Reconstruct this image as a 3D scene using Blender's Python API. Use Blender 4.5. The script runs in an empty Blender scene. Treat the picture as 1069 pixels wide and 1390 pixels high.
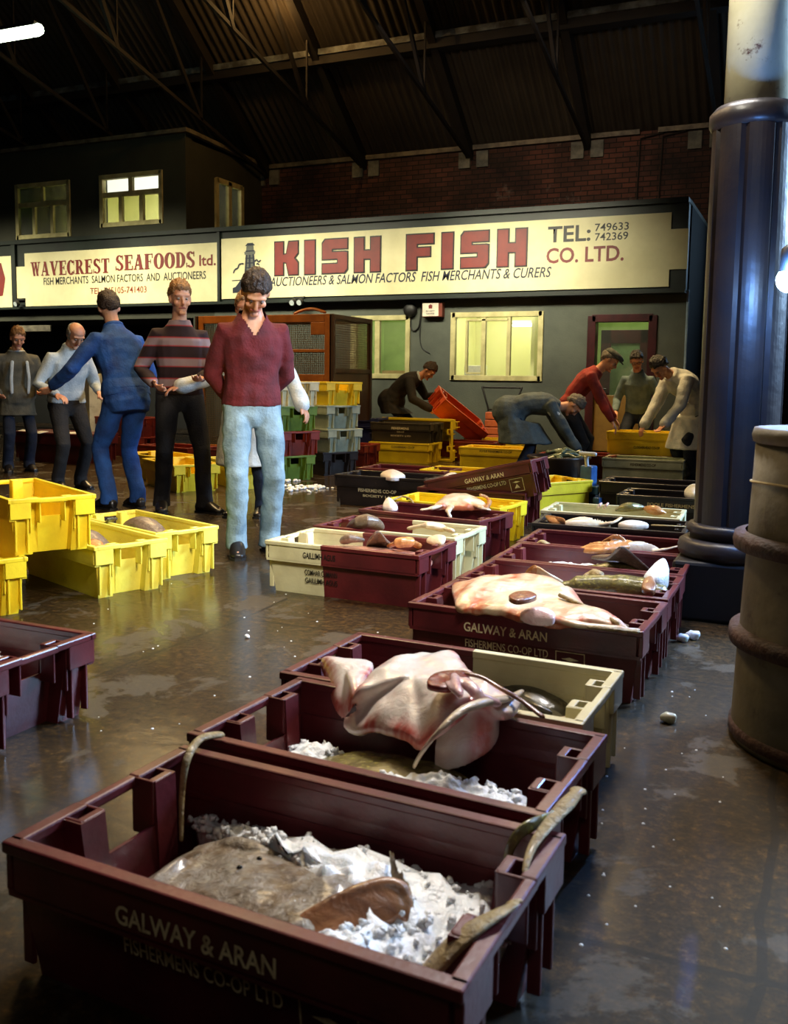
import bpy, bmesh, math, random
from mathutils import Vector, Matrix, noise
random.seed(7)
S = bpy.context.scene
COL = S.collection
PI = math.pi
V = Vector

# ------------------------------------------------------------------ camera
FPX, CX, CY, CAMH = 1262., 534., 650., 1.05
ROLL, PITCH, YAW = .013, math.atan(135/1262), math.atan(566/1262)
fw = V((-math.sin(YAW)*math.cos(PITCH), math.cos(YAW)*math.cos(PITCH), -math.sin(PITCH)))
r0 = V((math.cos(YAW), math.sin(YAW), 0)); u0 = r0.cross(fw)
cr, sr = math.cos(ROLL), math.sin(ROLL)
rv = cr*r0 + sr*u0; uv = -sr*r0 + cr*u0
EYE = V((0, 0, CAMH))
def ray(x, y): return (x-CX)/FPX*rv - (y-CY)/FPX*uv + fw
def onz(x, y, z=0.):
    d = ray(x, y); return EYE + d*((z-CAMH)/d.z)
def ony(x, y, Y):
    d = ray(x, y); return EYE + d*(Y/d.y)
def onx(x, y, X):
    d = ray(x, y); return EYE + d*(X/d.x)
camd = bpy.data.cameras.new('camera'); cam = bpy.data.objects.new('camera', camd); COL.objects.link(cam)
cam.matrix_world = Matrix(((rv.x, uv.x, -fw.x, 0), (rv.y, uv.y, -fw.y, 0), (rv.z, uv.z, -fw.z, CAMH), (0, 0, 0, 1)))
camd.sensor_fit = 'HORIZONTAL'; camd.sensor_width = 36; camd.lens = 36*FPX/1069
camd.shift_x = .5/1069; camd.shift_y = -45/1069
camd.clip_start = .05; camd.clip_end = 200
camd.dof.use_dof = True; camd.dof.focus_distance = 6.2; camd.dof.aperture_fstop = 9
S.camera = cam

# ------------------------------------------------------------------ materials
def srgb(r, g, b):
    f = lambda c: (c/255/12.92) if c/255 <= .04045 else ((c/255+.055)/1.055)**2.4
    return (f(r), f(g), f(b), 1)
def nodes(name):
    m = bpy.data.materials.new(name); m.use_nodes = True
    nt = m.node_tree; b = nt.nodes['Principled BSDF']
    return m, nt, b
def N(nt, t, **k):
    n = nt.nodes.new(t)
    for a, v in k.items():
        if a in n.inputs: n.inputs[a].default_value = v
        else: setattr(n, a, v)
    return n
def ramp(nt, fac, stops):
    n = nt.nodes.new('ShaderNodeValToRGB')
    e = n.color_ramp.elements
    while len(e) < len(stops): e.new(.5)
    for i, (p, c) in enumerate(stops):
        e[i].position = p; e[i].color = c if len(c) == 4 else (*c, 1)
    nt.links.new(fac, n.inputs['Fac']); return n
def mixc(nt, fac, a, b, mode='MIX'):
    n = nt.nodes.new('ShaderNodeMix'); n.data_type = 'RGBA'; n.blend_type = mode
    for s, v in ((0, fac), (6, a), (7, b)):
        if hasattr(v, 'is_linked') or hasattr(v, 'links'): nt.links.new(v, n.inputs[s])
        else: n.inputs[s].default_value = v
    return n.outputs[2]
def objco(nt):
    return nt.nodes.new('ShaderNodeTexCoord').outputs['Object']
def mat(name, col, rough=.5, col2=None, scale=6., lo=.4, hi=.65, metal=0., bump=0., bscale=None, coat=0., sss=0., spec=.5, dirt=None, dlo=.55, dhi=.75):
    m, nt, b = nodes(name)
    co = objco(nt)
    b.inputs['Roughness'].default_value = rough; b.inputs['Metallic'].default_value = metal
    b.inputs['Coat Weight'].default_value = coat; b.inputs['Coat Roughness'].default_value = .12
    b.inputs['Specular IOR Level'].default_value = spec
    if sss:
        b.inputs['Subsurface Weight'].default_value = sss; b.inputs['Subsurface Radius'].default_value = (.02, .012, .01); b.inputs['Subsurface Scale'].default_value = 1
    if col2 is None: col2 = tuple(c*.75 for c in col[:3])+(1,)
    n = N(nt, 'ShaderNodeTexNoise', Scale=scale, Detail=5., Roughness=.6); nt.links.new(co, n.inputs['Vector'])
    out = ramp(nt, n.outputs['Fac'], [(lo, col), (hi, col2)]).outputs['Color']
    if dirt:
        n2 = N(nt, 'ShaderNodeTexNoise', Scale=scale*3.7, Detail=6., Roughness=.7); nt.links.new(co, n2.inputs['Vector'])
        r2 = ramp(nt, n2.outputs['Fac'], [(dlo, (0, 0, 0)), (dhi, (1, 1, 1))])
        out = mixc(nt, r2.outputs['Color'], out, dirt)
    nt.links.new(out, b.inputs['Base Color'])
    if bump:
        n3 = N(nt, 'ShaderNodeTexNoise', Scale=bscale or scale*5, Detail=4.); nt.links.new(co, n3.inputs['Vector'])
        bp = N(nt, 'ShaderNodeBump', Strength=bump, Distance=.02); nt.links.new(n3.outputs['Fac'], bp.inputs['Height'])
        nt.links.new(bp.outputs['Normal'], b.inputs['Normal'])
    return m
def emis(name, col, strength):
    m, nt, b = nodes(name)
    b.inputs['Base Color'].default_value = (.02, .02, .02, 1)
    b.inputs['Emission Color'].default_value = col; b.inputs['Emission Strength'].default_value = strength
    return m
def glassmat(name, tint=(1, 1, 1, 1), dirt=.06):
    m, nt, b = nodes(name); nt.nodes.remove(b)
    o = nt.nodes['Material Output']
    t = N(nt, 'ShaderNodeBsdfTransparent', Color=tint); g = N(nt, 'ShaderNodeBsdfGlossy', Roughness=.05)
    d = N(nt, 'ShaderNodeBsdfDiffuse', Color=(.5, .5, .42, 1))
    f = N(nt, 'ShaderNodeFresnel', IOR=1.45)
    m1 = nt.nodes.new('ShaderNodeMixShader'); m2 = nt.nodes.new('ShaderNodeMixShader'); m2.inputs[0].default_value = dirt
    nt.links.new(f.outputs[0], m1.inputs[0]); nt.links.new(t.outputs[0], m1.inputs[1]); nt.links.new(g.outputs[0], m1.inputs[2])
    nt.links.new(m1.outputs[0], m2.inputs[1]); nt.links.new(d.outputs[0], m2.inputs[2]); nt.links.new(m2.outputs[0], o.inputs[0])
    return m

# ------------------------------------------------------------------ mesh helpers
class MB:
    def __init__(s): s.v = []; s.f = []
    def add(s, vs, fs):
        o = len(s.v); s.v += [V(p) for p in vs]; s.f += [tuple(i+o for i in f) for f in fs]; return s
    def box(s, x0, x1, y0, y1, z0, z1, M=None):
        p = [V((x, y, z)) for z in (z0, z1) for x, y in ((x0, y0), (x1, y0), (x1, y1), (x0, y1))]
        if M: p = [M @ q for q in p]
        return s.add(p, [(3, 2, 1, 0), (4, 5, 6, 7), (0, 1, 5, 4), (1, 2, 6, 5), (2, 3, 7, 6), (3, 0, 4, 7)])
    def bar(s, a, b, w, h, up=(0, 0, 1)):
        a, b = V(a), V(b); d = (b-a).normalized(); u = V(up)
        r = d.cross(u)
        if r.length < 1e-4: r = d.cross(V((0, 1, 0)))
        r.normalize(); u = r.cross(d)
        p = [q + r*(w/2*i) + u*(h/2*j) for q in (a, b) for i, j in ((-1, -1), (1, -1), (1, 1), (-1, 1))]
        return s.add(p, [(3, 2, 1, 0), (4, 5, 6, 7), (0, 1, 5, 4), (1, 2, 6, 5), (2, 3, 7, 6), (3, 0, 4, 7)])
    def loft(s, rings, caps=True):
        n = len(rings[0]); vs = [p for r in rings for p in r]; fs = []
        for k in range(len(rings)-1):
            for i in range(n):
                j = (i+1) % n; fs.append((k*n+i, k*n+j, (k+1)*n+j, (k+1)*n+i))
        if caps: fs += [tuple(range(n))[::-1], tuple(range((len(rings)-1)*n, len(rings)*n))]
        return s.add(vs, fs)
    def tube(s, pts, rad, n=10, flat=1., up=(0, 0, 1), dome=True):
        pts = [V(p) for p in pts]
        if not hasattr(rad, '__len__'): rad = [rad]*len(pts)
        rad = list(rad)
        if dome:
            d0 = (pts[0]-pts[1]).normalized(); d1 = (pts[-1]-pts[-2]).normalized()
            r_, q_ = rad[0], rad[-1]
            pts = [pts[0]+d0*r_*.95, pts[0]+d0*r_*.6] + pts + [pts[-1]+d1*q_*.6, pts[-1]+d1*q_*.95]
            rad = [r_*.3, r_*.8] + rad + [q_*.8, q_*.3]
        rings = []; pr = None
        for i, p in enumerate(pts):
            d = (pts[min(i+1, len(pts)-1)] - pts[max(i-1, 0)]).normalized()
            u = V(up) if pr is None else pr
            r = d.cross(u)
            if r.length < 1e-3: r = d.cross(V((0, 1, .1)))
            r.normalize(); u = r.cross(d); pr = u
            rings.append([p + r*(math.cos(a)*rad[i]) + u*(math.sin(a)*rad[i]*flat) for a in [2*PI*k/n for k in range(n)]])
        return s.loft(rings)
    def lathe(s, prof, c=(0, 0, 0), n=32, caps=True):
        c = V(c)
        return s.loft([[c + V((r*math.cos(2*PI*k/n), r*math.sin(2*PI*k/n), z)) for k in range(n)] for r, z in prof], caps)
    def ball(s, c, rx, ry=None, rz=None, n=10, m=8, M=None):
        ry = ry or rx; rz = rz or rx; c = V(c); rings = []
        for j in range(1, m):
            t = PI*j/m; rings.append([V((rx*math.sin(t)*math.cos(2*PI*i/n), ry*math.sin(t)*math.sin(2*PI*i/n), -rz*math.cos(t))) for i in range(n)])
        rings = [[(M @ q if M else q)+c for q in r] for r in rings]
        return s.loft(rings)
    def poly(s, pts): return s.add(pts, [tuple(range(len(pts)))])
    def mesh(s, name='m'):
        me = bpy.data.meshes.new(name); me.from_pydata([tuple(p) for p in s.v], [], s.f); me.update()
        bm = bmesh.new(); bm.from_mesh(me); bmesh.ops.recalc_face_normals(bm, faces=bm.faces); bm.to_mesh(me); bm.free()
        return me
    def build(s, name, m=None, parent=None, smooth=False, bevel=0., seg=2, remesh=0., relax=0, disp=None):
        me = s.mesh(name)
        return link(name, finish(me, smooth, bevel, seg, remesh, relax, disp), m, parent)
def finish(me, smooth=False, bevel=0., seg=2, remesh=0., relax=0, disp=None):
    if bevel or remesh or relax:
        o = bpy.data.objects.new('tmp', me); COL.objects.link(o)
        if remesh:
            q = o.modifiers.new('r', 'REMESH'); q.mode = 'VOXEL'; q.voxel_size = remesh; q.use_smooth_shade = True
        if relax:
            q = o.modifiers.new('s', 'SMOOTH'); q.factor = .5; q.iterations = relax
        if bevel:
            q = o.modifiers.new('b', 'BEVEL'); q.width = bevel; q.segments = seg; q.limit_method = 'ANGLE'; q.angle_limit = math.radians(35)
        dg = bpy.context.evaluated_depsgraph_get()
        m2 = bpy.data.meshes.new_from_object(o.evaluated_get(dg))
        nm = me.name; bpy.data.objects.remove(o); bpy.data.meshes.remove(me); me = m2; me.name = nm
    if disp:
        for v, n_ in [(v, v.normal.copy()) for v in me.vertices]: v.co += n_*disp(v.co)
        me.update()
    if smooth: me.shade_smooth()
    return me
def link(name, me, m=None, parent=None):
    o = bpy.data.objects.new(name, me); COL.objects.link(o)
    if m is not None:
        if len(me.materials) == 0: me.materials.append(None)
        o.material_slots[0].link = 'OBJECT'; o.material_slots[0].material = m
    if parent is not None: o.parent = parent
    return o
def tag(o, label, cat, group=None, kind=None):
    o['label'] = label; o['category'] = cat
    if group: o['group'] = group
    if kind: o['kind'] = kind
    return o
def empty(name, loc=(0, 0, 0), rz=0., label=None, cat=None, group=None, rot=None):
    o = bpy.data.objects.new(name, None); COL.objects.link(o); o.location = loc
    o.rotation_euler = rot or (0, 0, rz); o.empty_display_size = .1
    if label: tag(o, label, cat, group)
    return o
def struct(o, label=None, cat=None):
    o['kind'] = 'structure'
    if label: o['label'] = label; o['category'] = cat or o.name.split('.')[0].split('_')[0]
    return o
def text_mesh(body, w, h, shear=0., bold=0.):
    c = bpy.data.curves.new('t', 'FONT'); c.body = body; c.size = 1; c.shear = shear; c.offset = bold; c.resolution_u = 3
    o = bpy.data.objects.new('t', c); COL.objects.link(o)
    me = bpy.data.meshes.new_from_object(o.evaluated_get(bpy.context.evaluated_depsgraph_get()))
    bpy.data.objects.remove(o); bpy.data.curves.remove(c)
    xs = [v.co.x for v in me.vertices]; ys = [v.co.y for v in me.vertices]
    x0, x1, y0, y1 = min(xs), max(xs), min(ys), max(ys)
    for v in me.vertices: v.co = V(((v.co.x-x0)/(x1-x0)*w, (v.co.y-y0)/(y1-y0)*h, 0))
    me.update(); return me
def smoothpts(pts, k=4, closed=False):
    pts = [V(p) for p in pts]; n = len(pts); out = []
    rng = range(n) if closed else range(n-1)
    for i in rng:
        if closed: a, b, c, d = pts[(i-1) % n], pts[i], pts[(i+1) % n], pts[(i+2) % n]
        else: a, b, c, d = pts[max(i-1, 0)], pts[i], pts[i+1], pts[min(i+2, n-1)]
        for j in range(k):
            t = j/k
            out.append(.5*((2*b) + (c-a)*t + (2*a-5*b+4*c-d)*t*t + (3*b-a-3*c+d)*t**3))
    if not closed: out.append(pts[-1])
    return out
def fbm(p, s, o=3): return noise.fractal(V(p)*s, 1., 2., o)
# ------------------------------------------------------------------ the setting
WY, BY = 13.9, 16.4          # office front, brick back wall
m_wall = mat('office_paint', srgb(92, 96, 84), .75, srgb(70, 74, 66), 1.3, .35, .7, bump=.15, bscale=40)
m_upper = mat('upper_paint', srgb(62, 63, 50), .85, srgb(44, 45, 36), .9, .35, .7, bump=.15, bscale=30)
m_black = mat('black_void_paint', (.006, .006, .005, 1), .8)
m_green = mat('fascia_green', srgb(22, 34, 26), .45, srgb(12, 20, 15), 3)
m_cream = mat('cream_window_paint', srgb(205, 196, 140), .5, srgb(170, 160, 110), 4)
m_trimg = mat('grey_edge_paint', srgb(120, 112, 92), .6, srgb(70, 66, 56), 5)
m_maroonframe = mat('maroon_gloss_paint', srgb(72, 24, 26), .35, srgb(50, 16, 18), 5)
m_iron = mat('black_iron_paint', srgb(30, 28, 27), .34, srgb(46, 36, 30), 5, .45, .62, bump=.12, bscale=30)
m_glass = glassmat('window_glass')
m_room = mat('office_room_paint', srgb(228, 228, 176), .8, srgb(214, 214, 158), 1.)
m_roomg = mat('office_green_paint', srgb(172, 196, 116), .8, srgb(132, 160, 84), 1.2)
m_stone = mat('pale_padstone', srgb(120, 122, 112), .8, srgb(80, 84, 80), 5, bump=.3)
m_rafter = mat('dark_roof_timber', srgb(26, 21, 17), .7, srgb(16, 13, 11), 4)

def floor_material():
    m, nt, b = nodes('wet_concrete'); co = objco(nt); L = nt.links.new
    big = N(nt, 'ShaderNodeTexNoise', Scale=.9, Detail=7., Roughness=.62); L(co, big.inputs['Vector'])
    fine = N(nt, 'ShaderNodeTexNoise', Scale=34., Detail=10., Roughness=.85); L(co, fine.inputs['Vector'])
    mid = N(nt, 'ShaderNodeTexNoise', Scale=2.6, Detail=9., Roughness=.66, Distortion=.35); L(co, mid.inputs['Vector'])
    c1 = ramp(nt, fine.outputs['Fac'], [(.38, srgb(12, 9, 4)), (.48, srgb(46, 35, 17)), (.56, srgb(80, 62, 31)), (.66, srgb(146, 120, 68))]).outputs['Color']
    c2 = ramp(nt, big.outputs['Fac'], [(.36, (.22, .18, .13)), (.64, (.9, .8, .64))]).outputs['Color']
    base = mixc(nt, 1., c1, c2, 'MULTIPLY')
    dry = ramp(nt, mid.outputs['Fac'], [(.555, (0, 0, 0)), (.585, (1, 1, 1))]).outputs['Color']
    base = mixc(nt, mixc(nt, 1., dry, (.45, .45, .45, 1), 'MULTIPLY'), base, srgb(98, 90, 78))
    br = N(nt, 'ShaderNodeTexBrick', Scale=1., offset=.0); br.inputs['Mortar Size'].default_value = .01; br.inputs['Brick Width'].default_value = 2.2; br.inputs['Row Height'].default_value = 1.7
    br.inputs['Color1'].default_value = (1, 1, 1, 1); br.inputs['Color2'].default_value = (.85, .85, .85, 1); br.inputs['Mortar'].default_value = (.2, .17, .14, 1)
    wob = N(nt, 'ShaderNodeTexNoise', Scale=2.5, Detail=3.); L(co, wob.inputs['Vector'])
    vm = nt.nodes.new('ShaderNodeVectorMath'); vm.operation = 'SCALE'; vm.inputs['Scale'].default_value = .07; L(wob.outputs['Color'], vm.inputs[0])
    va = nt.nodes.new('ShaderNodeVectorMath'); va.operation = 'ADD'; L(co, va.inputs[0]); L(vm.outputs[0], va.inputs[1]); L(va.outputs[0], br.inputs['Vector'])
    L(mixc(nt, 1., base, br.outputs['Color'], 'MULTIPLY'), b.inputs['Base Color'])
    b.inputs['Roughness'].default_value = .55; b.inputs['Specular IOR Level'].default_value = .3
    L(ramp(nt, dry, [(0, (.62, .62, .62)), (1, (.15, .15, .15))]).outputs['Color'], b.inputs['Coat Weight'])
    b.inputs['Coat Tint'].default_value = (1, .88, .68, 1)
    L(ramp(nt, fine.outputs['Fac'], [(.35, (.03, .03, .03)), (.7, (.13, .13, .13))]).outputs['Color'], b.inputs['Coat Roughness'])
    bp = N(nt, 'ShaderNodeBump', Strength=.35, Distance=.02); L(fine.outputs['Fac'], bp.inputs['Height']); L(bp.outputs['Normal'], b.inputs['Normal'])
    rip = N(nt, 'ShaderNodeTexNoise', Scale=9., Detail=4.); L(co, rip.inputs['Vector'])
    bc = N(nt, 'ShaderNodeBump', Strength=.08, Distance=.02); L(mixc(nt, .2, rip.outputs['Fac'], fine.outputs['Fac']), bc.inputs['Height']); L(bc.outputs['Normal'], b.inputs['Coat Normal'])
    return m
fl = MB().box(-34, 9, -3, 22, -.2, 0).build('floor', floor_material()); struct(fl)

def brick_material():
    m, nt, b = nodes('sooty_brick'); co = objco(nt); L = nt.links.new
    mp = N(nt, 'ShaderNodeMapping'); mp.inputs['Rotation'].default_value = (PI/2, 0, 0); L(co, mp.inputs['Vector'])
    br = N(nt, 'ShaderNodeTexBrick', Scale=1.); br.inputs['Brick Width'].default_value = .235; br.inputs['Row Height'].default_value = .085; br.inputs['Mortar Size'].default_value = .009
    br.inputs['Color1'].default_value = srgb(98, 58, 44); br.inputs['Color2'].default_value = srgb(66, 42, 34); br.inputs['Mortar'].default_value = srgb(24, 20, 18)
    L(mp.outputs['Vector'], br.inputs['Vector'])
    n = N(nt, 'ShaderNodeTexNoise', Scale=.8, Detail=6., Roughness=.65); L(co, n.inputs['Vector'])
    soot = ramp(nt, n.outputs['Fac'], [(.36, (.12, .11, .11)), (.62, (1, 1, 1))]).outputs['Color']
    c = mixc(nt, 1., br.outputs['Color'], soot, 'MULTIPLY')
    n2 = N(nt, 'ShaderNodeTexNoise', Scale=2.1, Detail=8., Roughness=.7); L(co, n2.inputs['Vector'])
    c = mixc(nt, ramp(nt, n2.outputs['Fac'], [(.6, (0, 0, 0)), (.72, (.6, .6, .6))]).outputs['Color'], c, srgb(128, 122, 116))
    L(c, b.inputs['Base Color']); b.inputs['Roughness'].default_value = .85
    bp = N(nt, 'ShaderNodeBump', Strength=.5, Distance=.02); L(br.outputs['Fac'], bp.inputs['Height']); bp.invert = True; L(bp.outputs['Normal'], b.inputs['Normal'])
    return m
m_brick = brick_material()
TOP = 5.24

def wall_holes(mb, u0, u1, v0, v1, holes, place):
    """rectangle u0..u1 x v0..v1 minus holes, as quads through place(u, v, side)"""
    us = sorted({u0, u1, *[h[0] for h in holes], *[h[1] for h in holes]}); vs = sorted({v0, v1, *[h[2] for h in holes], *[h[3] for h in holes]})
    for i in range(len(us)-1):
        for j in range(len(vs)-1):
            uc, vc = (us[i]+us[i+1])/2, (vs[j]+vs[j+1])/2
            if any(h[0] < uc < h[1] and h[2] < vc < h[3] for h in holes): continue
            for s in (0, 1): mb.poly([place(us[i], vs[j], s), place(us[i+1], vs[j], s), place(us[i+1], vs[j+1], s), place(us[i], vs[j+1], s)])
    for a, b, c, d in holes:
        for (p, q) in (((a, c), (b, c)), ((b, c), (b, d)), ((b, d), (a, d)), ((a, d), (a, c))):
            mb.poly([place(*p, 0), place(*q, 0), place(*q, 1), place(*p, 1)])
def rect(px0, py0, px1, py1, Y=WY):
    a, b, c, d = ony(px0, py0, Y), ony(px1, py0, Y), ony(px0, py1, Y), ony(px1, py1, Y)
    return ((a.x+c.x)/2, (b.x+d.x)/2, (c.z+d.z)/2, (a.z+b.z)/2)
# brick back wall with a high daylight window at its right end
dayw = (-.62, 1.9, 2.75, 4.35)
mb = MB(); wall_holes(mb, -34, 9, 0, TOP, [dayw], lambda u, v, s: V((u, BY+.35*s, v))); mb.poly([V((-34, BY, TOP)), V((9, BY, TOP)), V((9, BY+.35, TOP)), V((-34, BY+.35, TOP))])
struct(mb.build('wall_back', m_brick))
w = empty('window_6', (0, 0, 0)); struct(w, 'bright daylight window high in the brick wall beside the column', 'window')
mb = MB(); a, b_, c, d = dayw
for k in range(5): x = a+(b_-a)*k/4; mb.box(x-.025, x+.025, BY+.1, BY+.16, c, d)
for k in range(3): z = c+(d-c)*k/2; mb.box(a, b_, BY+.1, BY+.16, z-.025, z+.025)
mb.build('window_frame', m_rafter, w)
MB().box(a, b_, BY+.2, BY+.21, c, d).build('pane', emis('daylight_pane', (.45, .72, 1, 1), 4.5), w)
# wall head course
mb = MB(); mb.box(-14, -2.9, BY-.06, BY+.1, TOP-.05, TOP+.03); mb.box(-2.6, -1.2, BY-.06, BY+.1, TOP-.05, TOP+.03)
struct(mb.build('trim_1', m_trimg))
mb = MB()
for px in (363, 497, 643, 797, 957):
    x = ony(px, 205, BY).x
    for s in (-1, 1): mb.box(x+s*.17-.11, x+s*.17+.11, BY-.04, BY+.05, TOP-.36, TOP-.08)
struct(mb.build('trim_2', m_stone))
mb = MB()
for px in (896, 866): 
    x = ony(px, 220, BY).x; mb.tube([(x, BY-.03, 3.3), (x+.01, BY-.03, 4.4), (x+.03, BY-.03, TOP-.12), (x+.4, BY-.03, TOP-.06)], .014, 6)
tag(mb.build('electric_cable', m_black), 'thin black cables running up the sooty brick wall', 'cable')

# office building front
winA = rect(478, 430, 555, 512); winB = rect(613, 425, 735, 515); door = rect(800, 432, 882, 640); door = (door[0], door[1], 0., 1.99)
up1 = rect(23, 249, 95, 322); up2 = rect(137, 236, 220, 305)
XR = ony(929, 460, WY).x; XU = -10.34; UZ = 5.32
FZ0, FZ1 = 2.35, 3.56
mb = MB(); wall_holes(mb, -9.75, XR, 0, FZ1, [winA, winB, door], lambda u, v, s: V((u, WY+.18*s, v)))
mb.box(-10.3, XR, WY+.01, BY-.01, FZ1, FZ1+.06)
struct(mb.build('wall_front', m_wall)); struct(MB().box(XR-.18, XR, WY+.18, BY-.01, 0, FZ1).build('wall_right', mat('shadowed_end_paint', srgb(30, 32, 36), .9)))  # end wall's shade is put into its dark colour
mb = MB(); wall_holes(mb, -26, -9.75, 0, FZ1, [(-19, -10.2, 0, 2.1)], lambda u, v, s: V((u, WY+.18*s, v)))
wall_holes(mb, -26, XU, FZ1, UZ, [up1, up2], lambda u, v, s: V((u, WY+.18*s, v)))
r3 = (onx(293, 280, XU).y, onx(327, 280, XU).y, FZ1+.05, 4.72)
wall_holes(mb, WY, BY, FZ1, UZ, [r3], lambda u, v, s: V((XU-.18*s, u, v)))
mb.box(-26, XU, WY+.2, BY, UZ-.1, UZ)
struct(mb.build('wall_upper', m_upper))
mb = MB(); mb.box(-26, XU+.08, WY-.08, WY+.1, UZ, UZ+.07); mb.bar((XU+.04, WY, UZ+.035), (XU+.04, BY, UZ-.06), .1, .07)
struct(mb.build('trim_3', m_trimg))
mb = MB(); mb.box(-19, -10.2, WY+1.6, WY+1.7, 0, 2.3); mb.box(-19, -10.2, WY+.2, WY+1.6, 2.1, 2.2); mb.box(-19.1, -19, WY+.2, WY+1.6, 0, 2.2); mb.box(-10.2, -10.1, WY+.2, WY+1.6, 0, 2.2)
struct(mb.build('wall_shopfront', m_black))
# side wall far left, closing the hall
struct(MB().box(-30, -29.8, -3, BY, 0, 16).build('wall_left', m_upper))

# rooms behind the glass
mb = MB()
def room(mb, x0, x1, y0, y1, z0, z1, right=True):
    mb.box(x0, x1, y1, y1+.05, z0, z1); mb.box(x0-.05, x0, y0, y1, z0, z1); right and mb.box(x1, x1+.05, y0, y1, z0, z1); mb.box(x0, x1, y0, y1, z1, z1+.05); mb.box(x0, x1, y0, y1, z0-.05, z0)
room(mb, winB[0]-.35, -3.5, WY+.18, WY+2.1, .3, 2.5)
mb.box(winB[0]+1.0, winB[0]+1.06, WY+1., WY+2.1, .3, 2.5)
room(mb, -13.9, -10.53, WY+.18, WY+2.45, FZ1+.0, 5.2, False)
struct(mb.build('wall_office_rooms', m_room))
mb = MB(); room(mb, winA[0]-.4, winB[0]-.45, WY+.18, WY+2.1, .3, 2.5); room(mb, -3.4, XR-.25, WY+.18, WY+2.1, 0, 2.5)
room(mb, -16.5, -14.0, WY+.18, WY+2.2, FZ1, 5.2)
struct(mb.build('wall_green_rooms', m_roomg))
# things seen through the panes
m_white = mat('white_gloss', srgb(235, 235, 225), .4)
m_dark = mat('dark_plastic', srgb(28, 26, 24), .5)
m_tan = mat('tan_card', srgb(190, 160, 90), .7)
def area(name, loc, to, sx, sy, power, col, spread=PI):
    l = bpy.data.lights.new(name, 'AREA'); l.shape = 'RECTANGLE'; l.size = sx; l.size_y = sy; l.energy = power; l.color = col; l.spread = spread
    o = bpy.data.objects.new(name, l); COL.objects.link(o); o.location = loc
    o.rotation_euler = (V(to)-V(loc)).to_track_quat('-Z', 'Y').to_euler(); return o
def pt(name, loc, power, col, r=.1):
    l = bpy.data.lights.new(name, 'POINT'); l.energy = power; l.color = col; l.shadow_soft_size = r
    o = bpy.data.objects.new(name, l); COL.objects.link(o); o.location = loc; return o
m_tube = emis('fluorescent_tube', (1, 1, .72, 1), 14.)
def tube_light(label, a, b, group=None):
    a, b = V(a), V(b); t = empty('ceiling_light', (a+b)/2, 0, label, 'light', group)
    d = (b-a)/2
    MB().bar(-d+V((0, 0, .05)), d+V((0, 0, .05)), .1, .05).build('fitting', m_white, t)
    MB().tube([-d*.96, d*.96], .022, 8).build('tube', m_tube, t)
tube_light('fluorescent tube lit inside the office, seen through the wide window', (-4.72, WY+1.5, 1.99), (-4.2, WY+1.5, 1.99))
for side, ((px0, py0), (px1, py1)) in (('left', ((142, 242), (176, 263))), ('right', ((181, 237), (218, 259)))):
    a, b_ = ony(px0, py1, WY+.35), ony(px1, py0, WY+.35); t = empty('light_box', ((a.x+b_.x)/2, WY+.35, (a.z+b_.z)/2), 0, side+' white light box glowing in the top of the bright upper window', 'light')
    h_ = (b_.x-a.x)/2; v_ = (b_.z-a.z)/2; MB().box(-h_, h_, .0, .1, -v_, v_).build('housing', m_white, t); MB().box(-h_, h_, -.012, -.002, -v_, v_).build('diffuser', emis('light_box_diffuser', (1, 1, .82, 1), 1.6), t)
for n_, loc, to, p in (('office_glow', (-4.6, WY+1.1, 2.45), (-4.6, WY+1.2, 0), 36), ('side_office_glow', (-6.2, WY+1.1, 2.45), (-6.2, WY+1.2, 0), 24), ('lobby_glow', (-2.7, WY+1., 2.45), (-2.7, WY+1.1, 0), 16),
                       ('upper_glow', (-12, WY+1.1, 5.15), (-12, WY+1.1, 0), 62), ('upper_side_glow', (-15.2, WY+1.1, 5.15), (-15.2, WY+1.1, 0), 26)):
    area(n_, loc, to, 1.2, .8, p, (1, .98, .72))

def framed(name, label, r, Y, bars_v=(), bars_h=(), m=None, th=.06, depth=.1, front=-.03, halfbars=()):
    """window in the office front: outer frame, glazing bars (x fractions; h fractions) and one pane"""
    m = m or m_cream; x0, x1, z0, z1 = r
    w = empty(name, ((x0+x1)/2, Y, z0)); struct(w, label, 'window')
    ox, oz = (x0+x1)/2, z0
    X = lambda f: x0-ox+(x1-x0)*f
    Z = lambda f: (z1-z0)*f
    y0, y1 = front, front+depth
    mb = MB(); mb.box(X(0)-.02, X(0)+th, y0, y1, -.02, Z(1)+.02); mb.box(X(1)-th, X(1)+.02, y0, y1, -.02, Z(1)+.02); mb.box(X(0), X(1), y0, y1, -.02, th); mb.box(X(0), X(1), y0, y1, Z(1)-th, Z(1)+.02)
    mb.build('window_frame', m, w, bevel=.006)
    for f, a, b, t in bars_v: MB().box(X(f)-t/2, X(f)+t/2, y0+.01, y1-.02, Z(a), Z(b)).build('glazing_bar', m, w, bevel=.004)
    for f, a, b, t in bars_h: MB().box(X(a), X(b), y0+.01, y1-.02, Z(f)-t/2, Z(f)+t/2).build('glazing_bar', m, w, bevel=.004)
    MB().box(X(0)+th*.5, X(1)-th*.5, y0+.05, y0+.056, th*.5, Z(1)-th*.5).build('pane', m_glass, w)
    return w
framed('window_1', 'cream framed sliding window behind the mesh cage', winA, WY, [(.06, 0, 1, .05), (.45, 0, 1, .09)])
framed('window_2', 'wide cream framed office window right of the alarm box', winB, WY, [(.17, .1, .9, .035), (.36, 0, 1, .07), (.64, 0, 1, .06)], [(.9, .17, .64, .035), (.09, .17, .36, .03)])
framed('window_3', 'dim upper window at the far left above the red lettered sign', up1, WY, [(.33, 0, .6, .07), (.67, 0, .6, .07), (.5, .64, 1, .06)], [(.62, 0, 1, .09)])
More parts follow.
